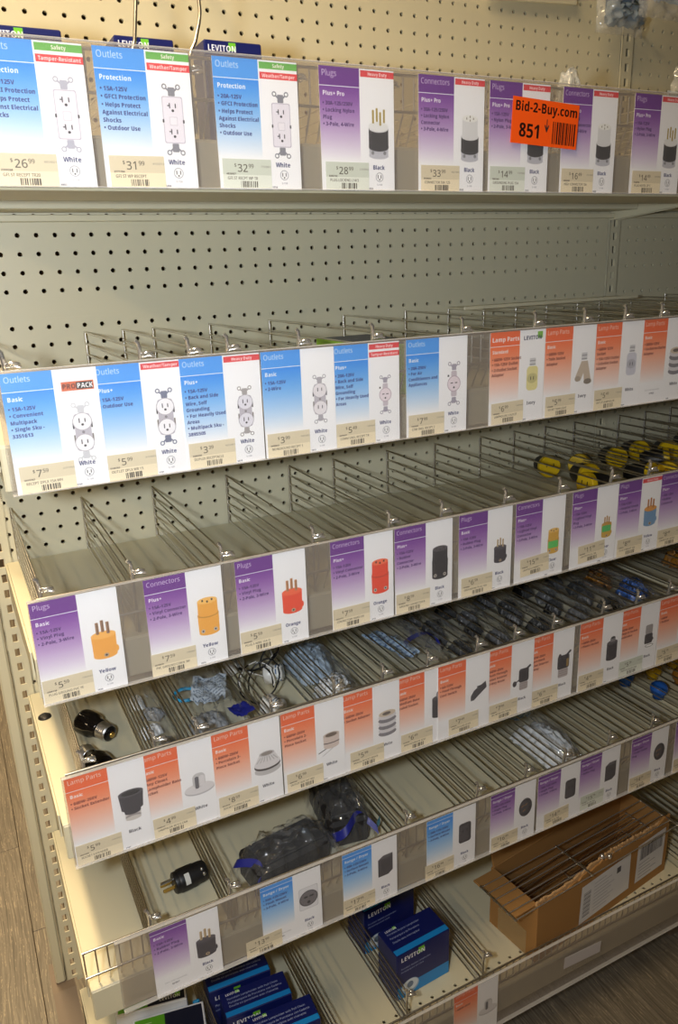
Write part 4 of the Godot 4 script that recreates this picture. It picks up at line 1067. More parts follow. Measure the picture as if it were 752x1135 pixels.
func goods() -> void:
	# ---- top shelf: three small navy cartons whose tops stand above the rail
	var navy := rgb(24, 30, 92)
	var tops := [["navy carton with a green sub-title, standing behind the first outlet tag", 0.1000, 0.072, 0.0965, true], ["navy carton standing behind the $31.99 outlet tag", 0.2180, 0.062, 0.0970, false], ["navy carton standing behind the $32.99 outlet tag", 0.3150, 0.066, 0.1010, false]]
	for k in 3:
		var t: Array = tops[k]
		var w: float = t[2]
		var im := logo_face(w * 1000, t[3] * 1000, navy, [], navy, 0, Vector3(w * 1000 * 0.04, 9.5, 8.2))
		if t[4]: text(im, w * 1000 * 0.04, 15.5, 5.4, "PROTECTION+", rgb(110, 190, 50), true)
		carton("outlet_carton", t[0], Vector3(t[1], DECK[0], 0.318), 0.0, Vector3(w, t[3], 0.04), M.navy_side, {"front": printed(im, 0.4)}, "navy cartons on the top shelf")
	# wire scan hooks curving down from the pegboard
	for p in [[[0.33, 1.93, 0.0], [0.33, 1.93, 0.10], [0.310, 1.91, 0.25], [0.288, 1.80, 0.325], [0.2810, 1.725, 0.335], [0.2805, 1.700, 0.338], [0.2716, 1.674, 0.341], [0.2630, 1.660, 0.344], [0.2590, 1.64, 0.346], [0.2640, 1.60, 0.348], [0.2620, 1.585, 0.349]], [[0.26, 1.93, 0.0], [0.26, 1.93, 0.10], [0.245, 1.90, 0.25], [0.224, 1.80, 0.32], [0.2165, 1.722, 0.333], [0.2110, 1.690, 0.338], [0.2070, 1.666, 0.3405], [0.200, 1.655, 0.342], [0.192, 1.655, 0.343]]]:
		var o := thing("wire_hook", "thin chrome wire curving down from the pegboard to the top rail", "hook", Vector3.ZERO, "curved wires above the navy cartons")
		var cv := Curve3D.new()
		for i in p.size():
			var pt := Vector3(p[i][0], p[i][1], p[i][2])
			var tn := Vector3.ZERO
			if i > 0 and i < p.size() - 1: tn = (Vector3(p[i + 1][0], p[i + 1][1], p[i + 1][2]) - Vector3(p[i - 1][0], p[i - 1][1], p[i - 1][2])) / 6.0
			cv.add_point(pt, -tn, tn)
		var pts := []
		for i in 60: pts.append(cv.sample_baked(cv.get_baked_length() * i / 59.0))
		var m := MB.new(); m.tube(pts, 0.0020, 8)
		part(o, "wire", m, M.chrome)
	# orange auction sticker across two tags
	var st := thing("auction_sticker", "bright orange sticker with black lettering and barcode on the top rail", "sticker", Vector3(0.6600, 1.5852, RAIL_Z + 0.0009), "", Basis(Vector3.BACK, -0.052))
	var im2 := Image.create(roundi(109 * PX), roundi(53 * PX), false, Image.FORMAT_RGB8)
	im2.fill(rgb(255, 92, 18))
	text(im2, 4, 15.5, 15.0, "Bid-2-Buy.com", Color(0.1, 0.05, 0.04), true)
	text(im2, 12, 45, 22.0, "851", Color(0.1, 0.05, 0.04), true)
	seg(im2, 57, 22, 57, 35, 1.2, INK); seg(im2, 54.2, 29, 57, 35.5, 1.7, INK); seg(im2, 59.8, 29, 57, 35.5, 1.7, INK)
	var rs := RandomNumberGenerator.new(); rs.seed = 5
	var bx := 67.0
	while bx < 104:
		var bw := rs.randf_range(0.7, 2.4)
		fill(im2, bx, 23, bw, 26, Color(0.1, 0.05, 0.04)); bx += bw + rs.randf_range(0.8, 1.9)
	var sq := MB.new(); sq.quad(Vector3(0, 0, 0), Vector3(0.109, 0, 0), Vector3(0.109, 0.053, 0), Vector3(0, 0.053, 0), Rect2(0, 0, 1, 1))
	for e in [[Vector3(0, 0.053, 0), Vector3(0.109, 0.053, 0)], [Vector3(0.109, 0, 0), Vector3(0, 0, 0)], [Vector3(0.109, 0.053, 0), Vector3(0.109, 0, 0)], [Vector3(0, 0, 0), Vector3(0, 0.053, 0)]]:
		sq.quad(e[0], e[1], e[1] - Vector3(0, 0, 0.0003), e[0] - Vector3(0, 0, 0.0003), Rect2(0.01, 0.01, 0.001, 0.001))
	part(st, "printed_face", sq, printed(im2, 0.5))
	# bags and strip at the top right
	var hang := thing("hanging_bag", "clear bag of grey-blue leads hanging on the pegboard beside the post", "bag", Vector3(1.153, 1.822, 0.07))
	part(hang, "film", film(0.112, 0.09, 0.02, 41, 0.008), M.crisp, Vector3(0, 0.045, -0.012), Basis(Vector3.RIGHT, PI / 2))
	part(hang, "leads", film(0.085, 0.062, 0.016, 43, 0.012), M.blue_grey, Vector3(0.004, 0.045, -0.009), Basis(Vector3.RIGHT, PI / 2))
	part(hang, "hook", wire_mesh(Vector3(0, 0.085, -0.07), Vector3(0, 0.088, 0.03), 0.0025), M.chrome)
	var hang2 := thing("hanging_bag", "wide clear bag of pale blue leads hanging past the post", "bag", Vector3(1.240, 1.846, 0.10))
	part(hang2, "film", film(0.15, 0.10, 0.02, 47, 0.008), M.crisp, Vector3(0, 0.05, -0.012), Basis(Vector3.RIGHT, PI / 2))
	part(hang2, "leads", film(0.115, 0.065, 0.014, 48, 0.012), M.pale_blue, Vector3(0.01, 0.06, -0.009), Basis(Vector3.RIGHT, PI / 2))
	part(hang2, "hook", wire_mesh(Vector3(0, 0.092, -0.10), Vector3(0, 0.096, 0.03), 0.0025), M.chrome)
	var strip := MB.new(); strip.box(Vector3(0, 0, 0), Vector3(0.20, 0.05, 0.004), 0.001)
	var so := thing("label_strip", "cream label strip fixed high on the pegboard", "label strip", Vector3(0.99, 1.8925, 0.018), "", Basis(Vector3.BACK, 0.05))
	part(so, "plate", strip, M.paint)
	for sx in [-0.08, 0.08]: part(so, "clip", wire_mesh(Vector3(sx, 0, -0.018), Vector3(sx, 0, 0), 0.003), M.chrome)
	var b2 := bag("clear pointed bag with a grey striped leaflet standing on the neighbouring top shelf", Vector3(1.250, DECK[0], 0.14), 0.0, Vector3(0.10, 0.10, 0.08), 51)
	var peak := MB.new()
	peak.sheet(14, 14, func(u: float, vv: float) -> Vector3:
		var wd := 0.125 * (1 - vv * 0.92)
		var nz := noise.get_noise_2d(u * 160, vv * 160) * 0.012
		return Vector3((u - 0.5) * wd - 0.03 * vv, 0.05 + 0.13 * vv, 0.012 * sin(u * PI) + nz))
	part(b2, "bag_neck", peak, M.crisp)
	part(b2, "leaflet", leaflet(0.08, 0.10, 5), M.striped, Vector3(0, 0.095, -0.004), Basis(Vector3.RIGHT, PI / 2 - 0.15))
	var sb := thing("plastic_bag", "small crinkled clear bag tucked behind the connector tag of the top rail", "bag", Vector3(0.790, DECK[0], 0.335))
	part(sb, "film", film(0.036, 0.035, 0.096, 53, 0.010), M.crisp)
	# ---- second shelf
	var lime := rgb(150, 200, 50)
	carton("lime_fronted_carton", "navy topped carton with lime green front lying behind the blue tags", Vector3(0.528, DECK[1], 0.250), 0.0, Vector3(0.088, 0.066, 0.18), M.lime, {"top": printed(logo_face(88, 180, rgb(30, 34, 80), [[8, 150, 8, "LEVITON", 1], [8, 130, 6, "20A-250V"], [10, 60, 6, "Receptacle"]], lime, 8), 0.4)})
	var ml := thing("metal_strip", "long grey metal strip lying across the second shelf dividers", "metal strip", Vector3(1.02, DECK[1] + 0.0885, 0.055), "", Basis(Vector3.UP, 0.05))
	var mm := MB.new(); mm.box(Vector3(0, 0.0015, 0), Vector3(0.44, 0.002, 0.055), 0.0005)
	var mp := part(ml, "plate", mm, M.paint)
	var me := MB.new(); me.box(Vector3(0, 0.002, 0.0285), Vector3(0.44, 0.006, 0.002), 0.0006)
	part(mp, "hemmed_edge", me, M.paint)
	# ---- third shelf: heap of yellow faced connectors
	var heap := [[1.030, 0.050, 0.25, 0.0], [1.040, 0.140, 0.1, 0.0], [1.185, 0.070, 0.15, 0.0], [1.108, 0.200, -0.5, 0.0], [1.262, 0.055, 0.1, 0.0], [1.185, 0.215, 0.5, 0.0], [1.110, 0.090, 0.9, 0.0], [1.320, 0.090, 0.3, 0.0], [1.205, 0.145, -0.9, 0.0], [1.420, 0.060, 0.3, 0.0], [1.030, 0.230, 1.6, 0.0]]
	for k in heap.size():
		var q: Array = heap[k]
		yellow_plug(Vector3(q[0], DECK[2] + 0.0222 + q[3], q[1]), Vector3(-sin(q[2]) - 0.15, 0.12, cos(q[2])), k)
	var hb := bag("crumpled brownish clear bag among the yellow faced connectors", Vector3(1.318, DECK[2], 0.21), 0.0, Vector3(0.062, 0.05, 0.10), 61)
	part(hb, "contents", film(0.06, 0.06, 0.03, 62, 0.02), M.grey_plastic, Vector3(0, 0.004, 0))
	bag("glossy clear bag under the yellow faced connectors", Vector3(1.110, DECK[2], 0.280), 0.0, Vector3(0.055, 0.03, 0.08), 63)
	# ---- fourth shelf
	socket_extender("glossy black socket extender showing its silver screw thread", Vector3(0.0745, DECK[3] + 0.0187, 0.158), Vector3(0.03, -0.004, 0.05))
	socket_extender("glossy black socket extender end-on behind the fourth rail", Vector3(0.0800, DECK[3] + 0.0187, 0.300), Vector3(-0.02, 0.0, -0.07))
	var bu := thing("rubber_bumper", "dark oval rubber bumper on the left end of the fourth shelf", "bumper", Vector3(0.0285, DECK[3], 0.088))
	var bm := MB.new(); bm.lathe([Vector2(0, 0.004), Vector2(0.006, 0.0035), Vector2(0.0095, 0.001), Vector2(0.0100, -0.001), Vector2(0, -0.001)], Transform3D(Basis(), Vector3(0, 0.001, 0)), 24)
	part(bu, "pad", bm, M.matte_black)
	var b3 := bag("clear bag with small white fittings beside the socket extenders", Vector3(0.166, DECK[3], 0.215), 0.0, Vector3(0.050, 0.04, 0.24), 71)
	for k in 4: part(b3, "fitting", film(0.020, 0.032, 0.012, 80 + k, 0.003), M.grey_plastic if k % 2 else M.white_paper, Vector3(-0.008 + 0.012 * (k % 2), 0.008, -0.07 + 0.045 * k), Basis(Vector3.UP, k * 0.9))
	var b4 := bag("clear bag with folded white leaflet and cyan ring", Vector3(0.247, DECK[3], 0.210), 0.0, Vector3(0.098, 0.045, 0.25), 72)
	part(b4, "leaflet", leaflet(0.052, 0.075, 7, 0.012), M.striped, Vector3(0.012, 0.035, -0.01), Basis(Vector3.UP, -0.35))
	var cy := MB.new(); cy.lathe([Vector2(0.018, 0), Vector2(0.020, 0.003), Vector2(0.018, 0.006), Vector2(0.015, 0.003), Vector2(0.018, 0)], Transform3D(Basis(), Vector3(-0.022, 0.03, -0.02)), 24)
	part(b4, "cyan_ring", cy, M.cyan)
	part(b4, "header_card", leaflet(0.03, 0.03, 8), M.navy_tab, Vector3(0.030, 0.047, 0.085), Basis(Vector3.UP, 0.2))
	var b4c := film(0.05, 0.07, 0.022, 91, 0.006)
	part(b4, "contents", b4c, M.grey_plastic, Vector3(-0.01, 0.004, 0.06))
	wired_socket("white lamp socket with black and white leads near the surface-socket tag", Vector3(0.330, DECK[3] + 0.018, 0.255), Vector3(0.3, 0.1, 0.6), 3)
	wired_socket("white lamp socket with tangled leads against the divider", Vector3(0.362, DECK[3] + 0.018, 0.170), Vector3(0.5, 0.1, 0.3), 4)
	wired_socket("white lamp socket with long leads at the back of the fourth shelf", Vector3(0.335, DECK[3] + 0.018, 0.105), Vector3(-0.4, 0.1, 0.5), 9)
	var b5 := bag("clear bag with crumpled pale blue tissue", Vector3(0.436, DECK[3], 0.205), 0.0, Vector3(0.072, 0.05, 0.24), 73)
	part(b5, "tissue", film(0.058, 0.095, 0.032, 93, 0.010), M.pale_blue, Vector3(0, 0.006, -0.03))
	part(b5, "fitting", film(0.05, 0.06, 0.025, 94, 0.012), M.white_paper, Vector3(0, 0.006, 0.07))
	var b6 := bag("clear bag with pale blue leaflet and navy band", Vector3(0.600, DECK[3], 0.205), 0.0, Vector3(0.085, 0.05, 0.24), 74)
	part(b6, "leaflet", leaflet(0.035, 0.11, 9, 0.008), M.striped_blue, Vector3(-0.022, 0.03, 0.0), Basis(Vector3.UP, 0.2))
	var nb := MB.new()
	nb.sheet(16, 2, func(u: float, vv: float) -> Vector3:
		var a := lerpf(-0.5, 2.4, u)
		return Vector3(0.012 + 0.030 * cos(a), 0.046 + 0.004 * sin(a * 2), 0.045 - 0.024 * sin(a) + lerpf(-0.006, 0.006, vv)))
	part(b6, "navy_band", nb, M.navy_tab)
	for k in 5:
		var bb := bag(["clear bag of black fittings on the fourth shelf behind the cord switch tag", "clear bag of grey fittings behind the push-through socket tag", "clear bag of dark fittings behind the turn-knob socket tag", "clear bag of smoky fittings behind the black shell tag", "clear bag of blue-grey fittings behind the snap-in socket tag"][k], Vector3([0.682, 0.760, 0.853, 0.947, 1.027][k], DECK[3], 0.19), 0.0, Vector3(0.065, 0.035, 0.22), 100 + k)
		for j in 4:
			part(bb, "fitting", film(0.03, 0.035, 0.018, 110 + k * 5 + j, 0.004), M.matte_black if (j + k) % 2 else M.smoke, Vector3(-0.012 + 0.02 * (j % 2), 0.006, -0.07 + 0.045 * j), Basis(Vector3.UP, j * 1.1))
	var bl := bag("clear bag with a vivid blue piece near the neighbouring bay", Vector3(1.103, DECK[3], 0.21), 0.0, Vector3(0.06, 0.04, 0.2), 120)
	part(bl, "blue_piece", film(0.035, 0.05, 0.02, 121, 0.015), M.vivid_blue, Vector3(0.01, 0.006, 0.02))
	part(bl, "amber_piece", film(0.03, 0.05, 0.02, 122, 0.015), M.amber, Vector3(-0.012, 0.006, -0.05))
	var bl2 := bag("clear bag with amber and blue pieces on the neighbouring fourth shelf", Vector3(1.333, DECK[3], 0.20), 0.0, Vector3(0.07, 0.045, 0.2), 123)
	part(bl2, "amber_piece", film(0.05, 0.06, 0.025, 124, 0.015), M.amber, Vector3(-0.012, 0.006, -0.03))
	part(bl2, "blue_piece", film(0.03, 0.05, 0.02, 125, 0.015), M.vivid_blue, Vector3(0.02, 0.006, 0.05))
	# ---- fifth shelf
	loose_plug(Vector3(0.186, DECK[4], 0.243), 0.10)
	for k in 2:
		var o := thing("bagged_outlet_box", ["black outlet block in a clear bag with a navy and cyan ribbon", "black outlet block in a clear bag set further back beside the divider"][k], "bagged outlet", [Vector3(0.333, DECK[4], 0.285), Vector3(0.457, DECK[4], 0.226)][k], "", Basis(Vector3.UP, [0.13, 1.42][k]))
		var bk := MB.new(); bk.box(Vector3(0, 0.028, 0), Vector3(0.132, 0.050, 0.068), 0.006)
		var ob := part(o, "outlet_block", bk, M.soft_black)
		var lid := MB.new(); lid.box(Vector3(0.004, 0.0545, 0), Vector3(0.11, 0.004, 0.054), 0.0015)
		part(ob, "face_plate", lid, M.soft_black)
		part(o, "film", film(0.164, 0.086, 0.063, 131 + k, 0.014, 40, 30), M.film)
		var rb := MB.new()
		rb.sheet(20, 2, func(u: float, vv: float) -> Vector3:
			return Vector3(-0.072 - 0.012 * sin(u * 7.0) + 0.008 * vv, 0.030 + 0.024 * sin(u * PI) + 0.012 * (vv - 0.5), lerpf(-0.03, 0.045, u)))
		part(o, "navy_ribbon", rb, M.navy_tab)
		var rc := MB.new()
		rc.sheet(6, 2, func(u: float, vv: float) -> Vector3:
			return Vector3(-0.066 + 0.012 * u, 0.030 - 0.016 * (vv - 0.5), 0.047 + 0.010 * u))
		part(o, "cyan_end", rc, M.cyan)
	var b7 := bag("clear bag with crumpled white paper and a printed leaflet", Vector3(0.894, DECK[4], 0.200), 0.0, Vector3(0.082, 0.055, 0.26), 141)
	part(b7, "white_paper", film(0.068, 0.12, 0.035, 142, 0.009), M.white_paper, Vector3(0, 0.006, 0.045))
	part(b7, "leaflet", leaflet(0.05, 0.09, 143, 0.01), M.striped_blue, Vector3(0.005, 0.035, -0.07))
	var kinds := [M.yellow_gloss, M.vivid_blue, M.amber]
	for k in 7:
		var q: Array = [[1.265, 0.10, 0], [1.300, 0.15, 0], [1.335, 0.09, 0], [1.245, 0.215, 1], [1.225, 0.14, 1], [1.330, 0.20, 2], [1.375, 0.14, 0]][k]
		var words: String = ["glossy yellow round knob at the back of the neighbouring fifth shelf", "vivid blue wrapped piece beside the yellow knobs", "amber wrapped piece beside the yellow knobs"][q[2]]
		var o := thing("wrapped_knob", words, "knob", Vector3(q[0], DECK[4], q[1]), "yellow blue and amber pieces on the neighbouring fifth shelf")
		var kn := MB.new(); kn.lathe([Vector2(0, 0), Vector2(0.012, 0), Vector2(0.012, 0.008), Vector2(0.017, 0.014), Vector2(0.019, 0.022), Vector2(0.017, 0.030), Vector2(0.010, 0.036), Vector2(0, 0.038)], Transform3D(), 20)
		part(o, "head", kn, kinds[q[2]])
	# ---- bottom shelf: cartons
	var deep := rgb(20, 30, 96)
	var skyb := rgb(28, 140, 215)
	var bt := printed(logo_face(114, 52, deep, [[9, 18, 5.4, "Porcelain Lampholder with Pull Chain"], [9, 26, 5.4, "Portalampara de Porcelana con Cadena"], [9, 34, 5.4, "Douille en porcelaine avec chainette"]], skyb, 11, Vector3(8, 9, 6)), 0.35)
	var bf := printed(logo_face(114, 85, deep, [[8, 34, 6, "Porcelain Lampholder"], [8, 44, 5, "with Pull Chain"]], skyb, 0, Vector3(8, 20, 12)), 0.35)
	carton("lampholder_carton", "navy lampholder carton at the back of its row on the bottom shelf", Vector3(0.264, DECK[5], 0.184), -0.065, Vector3(0.112, 0.090, 0.052), M.deep_navy, {"top": bt, "front": bf}, "navy lampholder cartons between two dividers")
	carton("lampholder_carton", "navy lampholder carton in the middle of its row on the bottom shelf", Vector3(0.278, DECK[5], 0.243), -0.07, Vector3(0.116, 0.086, 0.050), M.deep_navy, {"top": bt, "front": bf}, "navy lampholder cartons between two dividers")
	carton("lampholder_carton", "navy lampholder carton at the front of its row on the bottom shelf", Vector3(0.304, DECK[5], 0.304), -0.06, Vector3(0.114, 0.080, 0.052), M.deep_navy, {"top": bt, "front": bf}, "navy lampholder cartons between two dividers")
	var cf := printed(logo_face(118, 103, deep, [[8, 36, 5, "Porcelain Keyless Lampholder"], [8, 44, 5, "Portalampara sin Llave"]], skyb, 28, Vector3(8, 18, 13), true), 0.35)
	var ct := printed(logo_face(118, 62, deep, [[10, 16, 5.4, "Porcelain Keyless Lampholder"], [10, 26, 5.4, "Portalampara de Porcelana"], [10, 36, 5.4, "Douille sans interrupteur"]], skyb, 12, Vector3(10, 9, 6)), 0.35)
	carton("keyless_carton", "navy carton with sky blue base band, in front of its twin", Vector3(0.578, DECK[5], 0.276), 0.055, Vector3(0.118, 0.103, 0.062), M.deep_navy, {"top": ct, "front": cf}, "navy cartons with pictured lampholders")
	carton("keyless_carton", "navy carton with sky blue base band, behind its twin", Vector3(0.574, DECK[5], 0.160), 0.07, Vector3(0.118, 0.103, 0.062), M.deep_navy, {"top": ct, "front": cf}, "navy cartons with pictured lampholders")
	var tb := thing("cyan_tab", "small cyan plastic tab lying between the green and navy cartons", "tab", Vector3(0.192, DECK[5], 0.165))
	var tm := MB.new(); tm.box(Vector3(0, 0.02, 0), Vector3(0.012, 0.04, 0.006), 0.002)
	part(tb, "body", tm, M.cyan)
	var gt := printed(logo_face(118, 74, rgb(28, 32, 52), [], Color.WHITE, 0, Vector3(72, 66, 9), false, true), 0.35)
	var gs := printed(logo_face(74, 90, rgb(30, 36, 70), [], rgb(96, 170, 40), 30, Vector3(8, 30, 9)), 0.35)
	carton("switch_carton", "white edged green and navy carton touching the left shelf end", Vector3(0.120, DECK[5], 0.150), -0.2, Vector3(0.118, 0.090, 0.074), M.white_card, {"top": gt, "side": gs}, "green and navy switch cartons")
	carton("switch_carton", "white edged green and navy carton in front of its twin", Vector3(0.130, DECK[5], 0.236), -0.18, Vector3(0.118, 0.084, 0.074), M.white_card, {"top": gt, "side": gs}, "green and navy switch cartons")
	cardboard()
	var stk := thing("blank_label", "pale blank label on the bottom ticket strip", "label", Vector3(0.832, 0.1650, 0.4003), "", Basis(Vector3.BACK, -0.06))
	var lq := MB.new(); lq.box(Vector3(0.046, 0.015, 0.0002), Vector3(0.092, 0.026, 0.0004))
	part(stk, "paper", lq, M.grey_label)

func cardboard() -> void:
	var o := thing("cardboard_box", "torn open brown cardboard box with white shipping labels", "box", Vector3(0.792, DECK[5], 0.367), "", Basis(Vector3.UP, 0.125))
	# local axes: x along the length, z towards the viewer (front face at z = 0), y up
	var L := 0.405
	var D := 0.122
	var H := 0.135
	var t := 0.004
	var r := RandomNumberGenerator.new(); r.seed = 12
	var edge := [Vector2(0, 0), Vector2(L, 0)]
	var n := 46
	for k in n + 1:
		var u := 1.0 - float(k) / n
		var y := H + (0.012 if u > 0.9 else 0.0) + (r.randf_range(-0.005, 0.004) if u > 0.03 and u < 0.97 else 0.0) - 0.006 * sin(u * 9.0)
		edge.append(Vector2(u * L, y))
	var f := MB.new(); f.prism(edge, -t, 0)
	var fw := part(o, "front_wall", f, M.cardboard)
	var torn := MB.new()
	for k in n:
		var u := (k + 0.5) / n
		torn.box(Vector3(u * L, H - 0.006 * sin(u * 9.0) + 0.001, -t - 0.001), Vector3(L / n * 1.2, 0.014 + r.randf_range(-0.005, 0.005), 0.004), 0.0008, Basis(Vector3.BACK, r.randf_range(-0.5, 0.5)))
	part(fw, "torn_edge", torn, M.card_torn)
	var bk := MB.new(); bk.box(Vector3(L / 2, H / 2, -D + t / 2), Vector3(L, H, t), 0.0008)
	part(o, "back_wall", bk, M.cardboard)
	for s in 2:
		var w := MB.new(); w.box(Vector3(t / 2 if s == 0 else L - t / 2, H / 2, -D / 2), Vector3(t, H, D - 2 * t), 0.0008)
		part(o, "end_wall", w, M.cardboard)
	var bo := MB.new(); bo.box(Vector3(L / 2, t / 2, -D / 2), Vector3(L - 2 * t, t, D - 2 * t))
	part(o, "bottom", bo, M.cardboard)
	var fl := MB.new(); fl.box(Vector3(-0.026, 0, -D / 2), Vector3(0.055, t, D * 0.9), 0.0008)
	part(o, "end_flap", fl, M.cardboard, Vector3(0, H - 0.002, 0), Basis(Vector3.BACK, -0.05))
	var bf := MB.new(); bf.box(Vector3(L / 2, 0.055, 0), Vector3(L * 0.98, 0.11, t), 0.0008)
	part(o, "back_flap", bf, M.cardboard, Vector3(0, H, -D + t / 2), Basis(Vector3.RIGHT, -0.25))
	var tp := MB.new(); tp.box(Vector3(-0.0006, 0.030, -D / 2), Vector3(0.0008, 0.055, D * 0.6))
	part(o, "packing_tape", tp, M.tape)
	var im := Image.create(roundi(108 * PX), roundi(88 * PX), false, Image.FORMAT_RGB8)
	im.fill(Color(0.86, 0.86, 0.87))
	for k in 17: fill(im, 6, 20 + k * 3.4, 15, [1.2, 2.0, 0.8][k % 3], Color(0.3, 0.3, 0.34))
	for k in 9: fill(im, 28, 12 + k * 8, 26 + (k * 13) % 20, 1.2, Color(0.62, 0.62, 0.66))
	fill(im, 78, 14, 9, 14, Color(0.3, 0.3, 0.34))
	var l1 := MB.new(); l1.quad(Vector3(0.122, 0.018, 0.0006), Vector3(0.278, 0.022, 0.0006), Vector3(0.276, 0.112, 0.0006), Vector3(0.125, 0.108, 0.0006), Rect2(0, 0, 1, 1))
	part(fw, "shipping_label", l1, printed(im, 0.5))
	var im3 := Image.create(roundi(80 * PX), roundi(80 * PX), false, Image.FORMAT_RGB8)
	im3.fill(Color(0.85, 0.85, 0.86))
	barcode(im3, 8, 10, 64, 26, Color(0.25, 0.25, 0.28), r)
	for k in 5: fill(im3, 8, 44 + k * 7, 30 + (k * 17) % 30, 1.4, Color(0.6, 0.6, 0.64))
	var l2 := MB.new(); l2.quad(Vector3(0.298, 0.022, 0.0006), Vector3(0.392, 0.022, 0.0006), Vector3(0.394, 0.118, 0.0006), Vector3(0.300, 0.116, 0.0006), Rect2(0, 0, 1, 1))
	part(fw, "shipping_label", l2, printed(im3, 0.5))
	# spare dividers dropped into the box
	var long := wire_mesh(Vector3(0, 0, 0), Vector3(0.46, 0, 0), 0.0013)
	var cross := wire_mesh(Vector3(0, 0, 0), Vector3(0, 0, 0.098), 0.002)
	var spots := [[Vector3(0.722, DECK[5] + H + 0.006, 0.282), 0.07, 0.0, "chrome wire divider lying flat across the cardboard box, poking out over its flap"], [Vector3(0.812, DECK[5] + 0.086, 0.264), 0.125, 0.0, "chrome wire divider lying inside the cardboard box"], [Vector3(0.806, DECK[5] + 0.040, 0.264), 0.125, 0.0, "chrome wire divider at the bottom inside the cardboard box"]]
	for k in 3:
		var s: Array = spots[k]
		var d := thing("spare_divider", s[3], "wire divider", s[0], "spare wire dividers in the cardboard box", Basis(Vector3.UP, s[1]) * Basis(Vector3.BACK, s[2]))
		var ln := 1.0 if k == 0 else 0.8
		for j in 6: part(d, "wire", long, M.bright if k == 0 else M.chrome, Vector3(0, 0, 0.002 + j * 0.0185), Basis.from_scale(Vector3(ln, 1, 1)))
		part(d, "end_wire", cross, M.chrome, Vector3(0.002, 0.0015, 0)); part(d, "end_wire", cross, M.chrome, Vector3(0.455 * ln, 0.0015, 0)); part(d, "cross_wire", cross, M.chrome, Vector3(0.2 * ln, 0.0015, 0))
		if k == 0:
			var c := MB.new()
			for j in 2: c.lathe([Vector2(0, 0.005), Vector2(0.0035, 0.0035), Vector2(0.005, 0), Vector2(0.004, -0.004)], Transform3D(Basis(), Vector3(0.25 + 0.012 * j, 0.007, 0.075 + 0.008 * j)), 12)
			part(d, "steel_clip", c, M.bright)

# ------------------------------------------------------------------ room
func wood() -> StandardMaterial3D:
	var im := Image.create(192, 1024, false, Image.FORMAT_RGB8)
	var a := FastNoiseLite.new(); a.seed = 3; a.frequency = 0.05
	var b := FastNoiseLite.new(); b.seed = 8; b.frequency = 0.02
	for y in 1024:
		for x in 192:
			var w := b.get_noise_2d(x * 0.5, y * 0.12) * 18.0
			var g := a.get_noise_2d((x + w) * 4.2, y * 0.10)
			var k := a.get_noise_2d((x + w) * 9.0 + 500, y * 0.35 + 90)
			var v := 0.5 + 0.38 * g + 0.22 * k
			var c := Color(0.255, 0.235, 0.205).lerp(Color(0.60, 0.565, 0.50), clampf(v, 0, 1))
			if k > 0.42: c = c.lerp(Color(0.70, 0.64, 0.54), 0.6)
			im.set_pixel(x, y, c)
	var m := mat(Color.WHITE, 0.5)
	m.albedo_texture = ImageTexture.create_from_image(im)
	return m

func room() -> void:
	var fl := MB.new(); fl.box(Vector3(0.6, -0.06, 0.5), Vector3(7.6, 0.1, 7.6))
	var floor_ := struct("floor", fl, M.subfloor)
	var pw := 0.182
	var pl := 1.22
	var variants := []
	for v in 4:
		var q := MB.new()
		var w := pw - 0.0012
		var l := pl - 0.0012
		var u0 := 0.02 * v
		q.box(Vector3(0, -0.005, 0), Vector3(w, 0.009, l), 0.0008)
		for i in q.v.size(): q.uv[i] = Vector2((q.v[i].x / w + 0.5) * 0.9 + u0, (q.v[i].z / l + 0.5) * 0.7 + 0.09 * v)
		variants.append(q.mesh())
	for i in 24:
		for j in 4:
			part(floor_, "plank", variants[(i * 7 + j * 5) % 4], M.wood, Vector3(-1.6 + i * pw, 0, -2.2 + (j + 0.37 * (i % 3)) * pl))
	for q in [["wall_back", Vector3(0.6, 1.33, -3.35), Vector3(7.8, 2.75, 0.1)], ["wall_front", Vector3(0.6, 1.33, 4.35), Vector3(7.8, 2.75, 0.1)], ["wall_left", Vector3(-3.25, 1.33, 0.5), Vector3(0.1, 2.75, 7.8)], ["wall_right", Vector3(4.45, 1.33, 0.5), Vector3(0.1, 2.75, 7.8)]]:
		var w := MB.new(); w.box(q[1], q[2])
		struct(q[0], w, M.wall)
	var c := MB.new(); c.box(Vector3(0.6, 2.75, 0.5), Vector3(7.8, 0.1, 7.8))
	struct("ceiling", c, M.ceiling)
	var frame := MB.new(); frame.box(Vector3(0, 0.012, 0), Vector3(0.15, 0.024, 1.5), 0.004)
	for s in [-1, 1]: frame.box(Vector3(0, -0.02, s * 0.74), Vector3(0.13, 0.06, 0.02), 0.004)
	var fm := frame.mesh()
	var diff := MB.new(); diff.box(Vector3(0, -0.02, 0), Vector3(0.11, 0.036, 1.44), 0.012)
	var dm := diff.mesh()
	for k in LAMPS.size():
		var p: Array = LAMPS[k]
		var at := Vector3(p[0], 2.676, p[1])
		var o := thing("ceiling_light", "warm fluorescent strip light on the ceiling beside the gondola end", "ceiling light", at, "fluorescent strip lights")
		part(o, "housing", fm, M.white_gloss)
		part(o, "diffuser", dm, M.lamp)
		var l := AreaLight3D.new()
		l.name = "strip_glow"
		l.area_size = Vector2(0.10, 1.44)
		l.light_color = LAMP_COLOR
		l.light_energy = LAMP_ENERGY
		l.shadow_enabled = true
		l.area_range = 12.0
		l.rotation_degrees = Vector3(-90, 0, 0)
		l.position = Vector3(0, -0.042, 0)
		o.add_child(l)

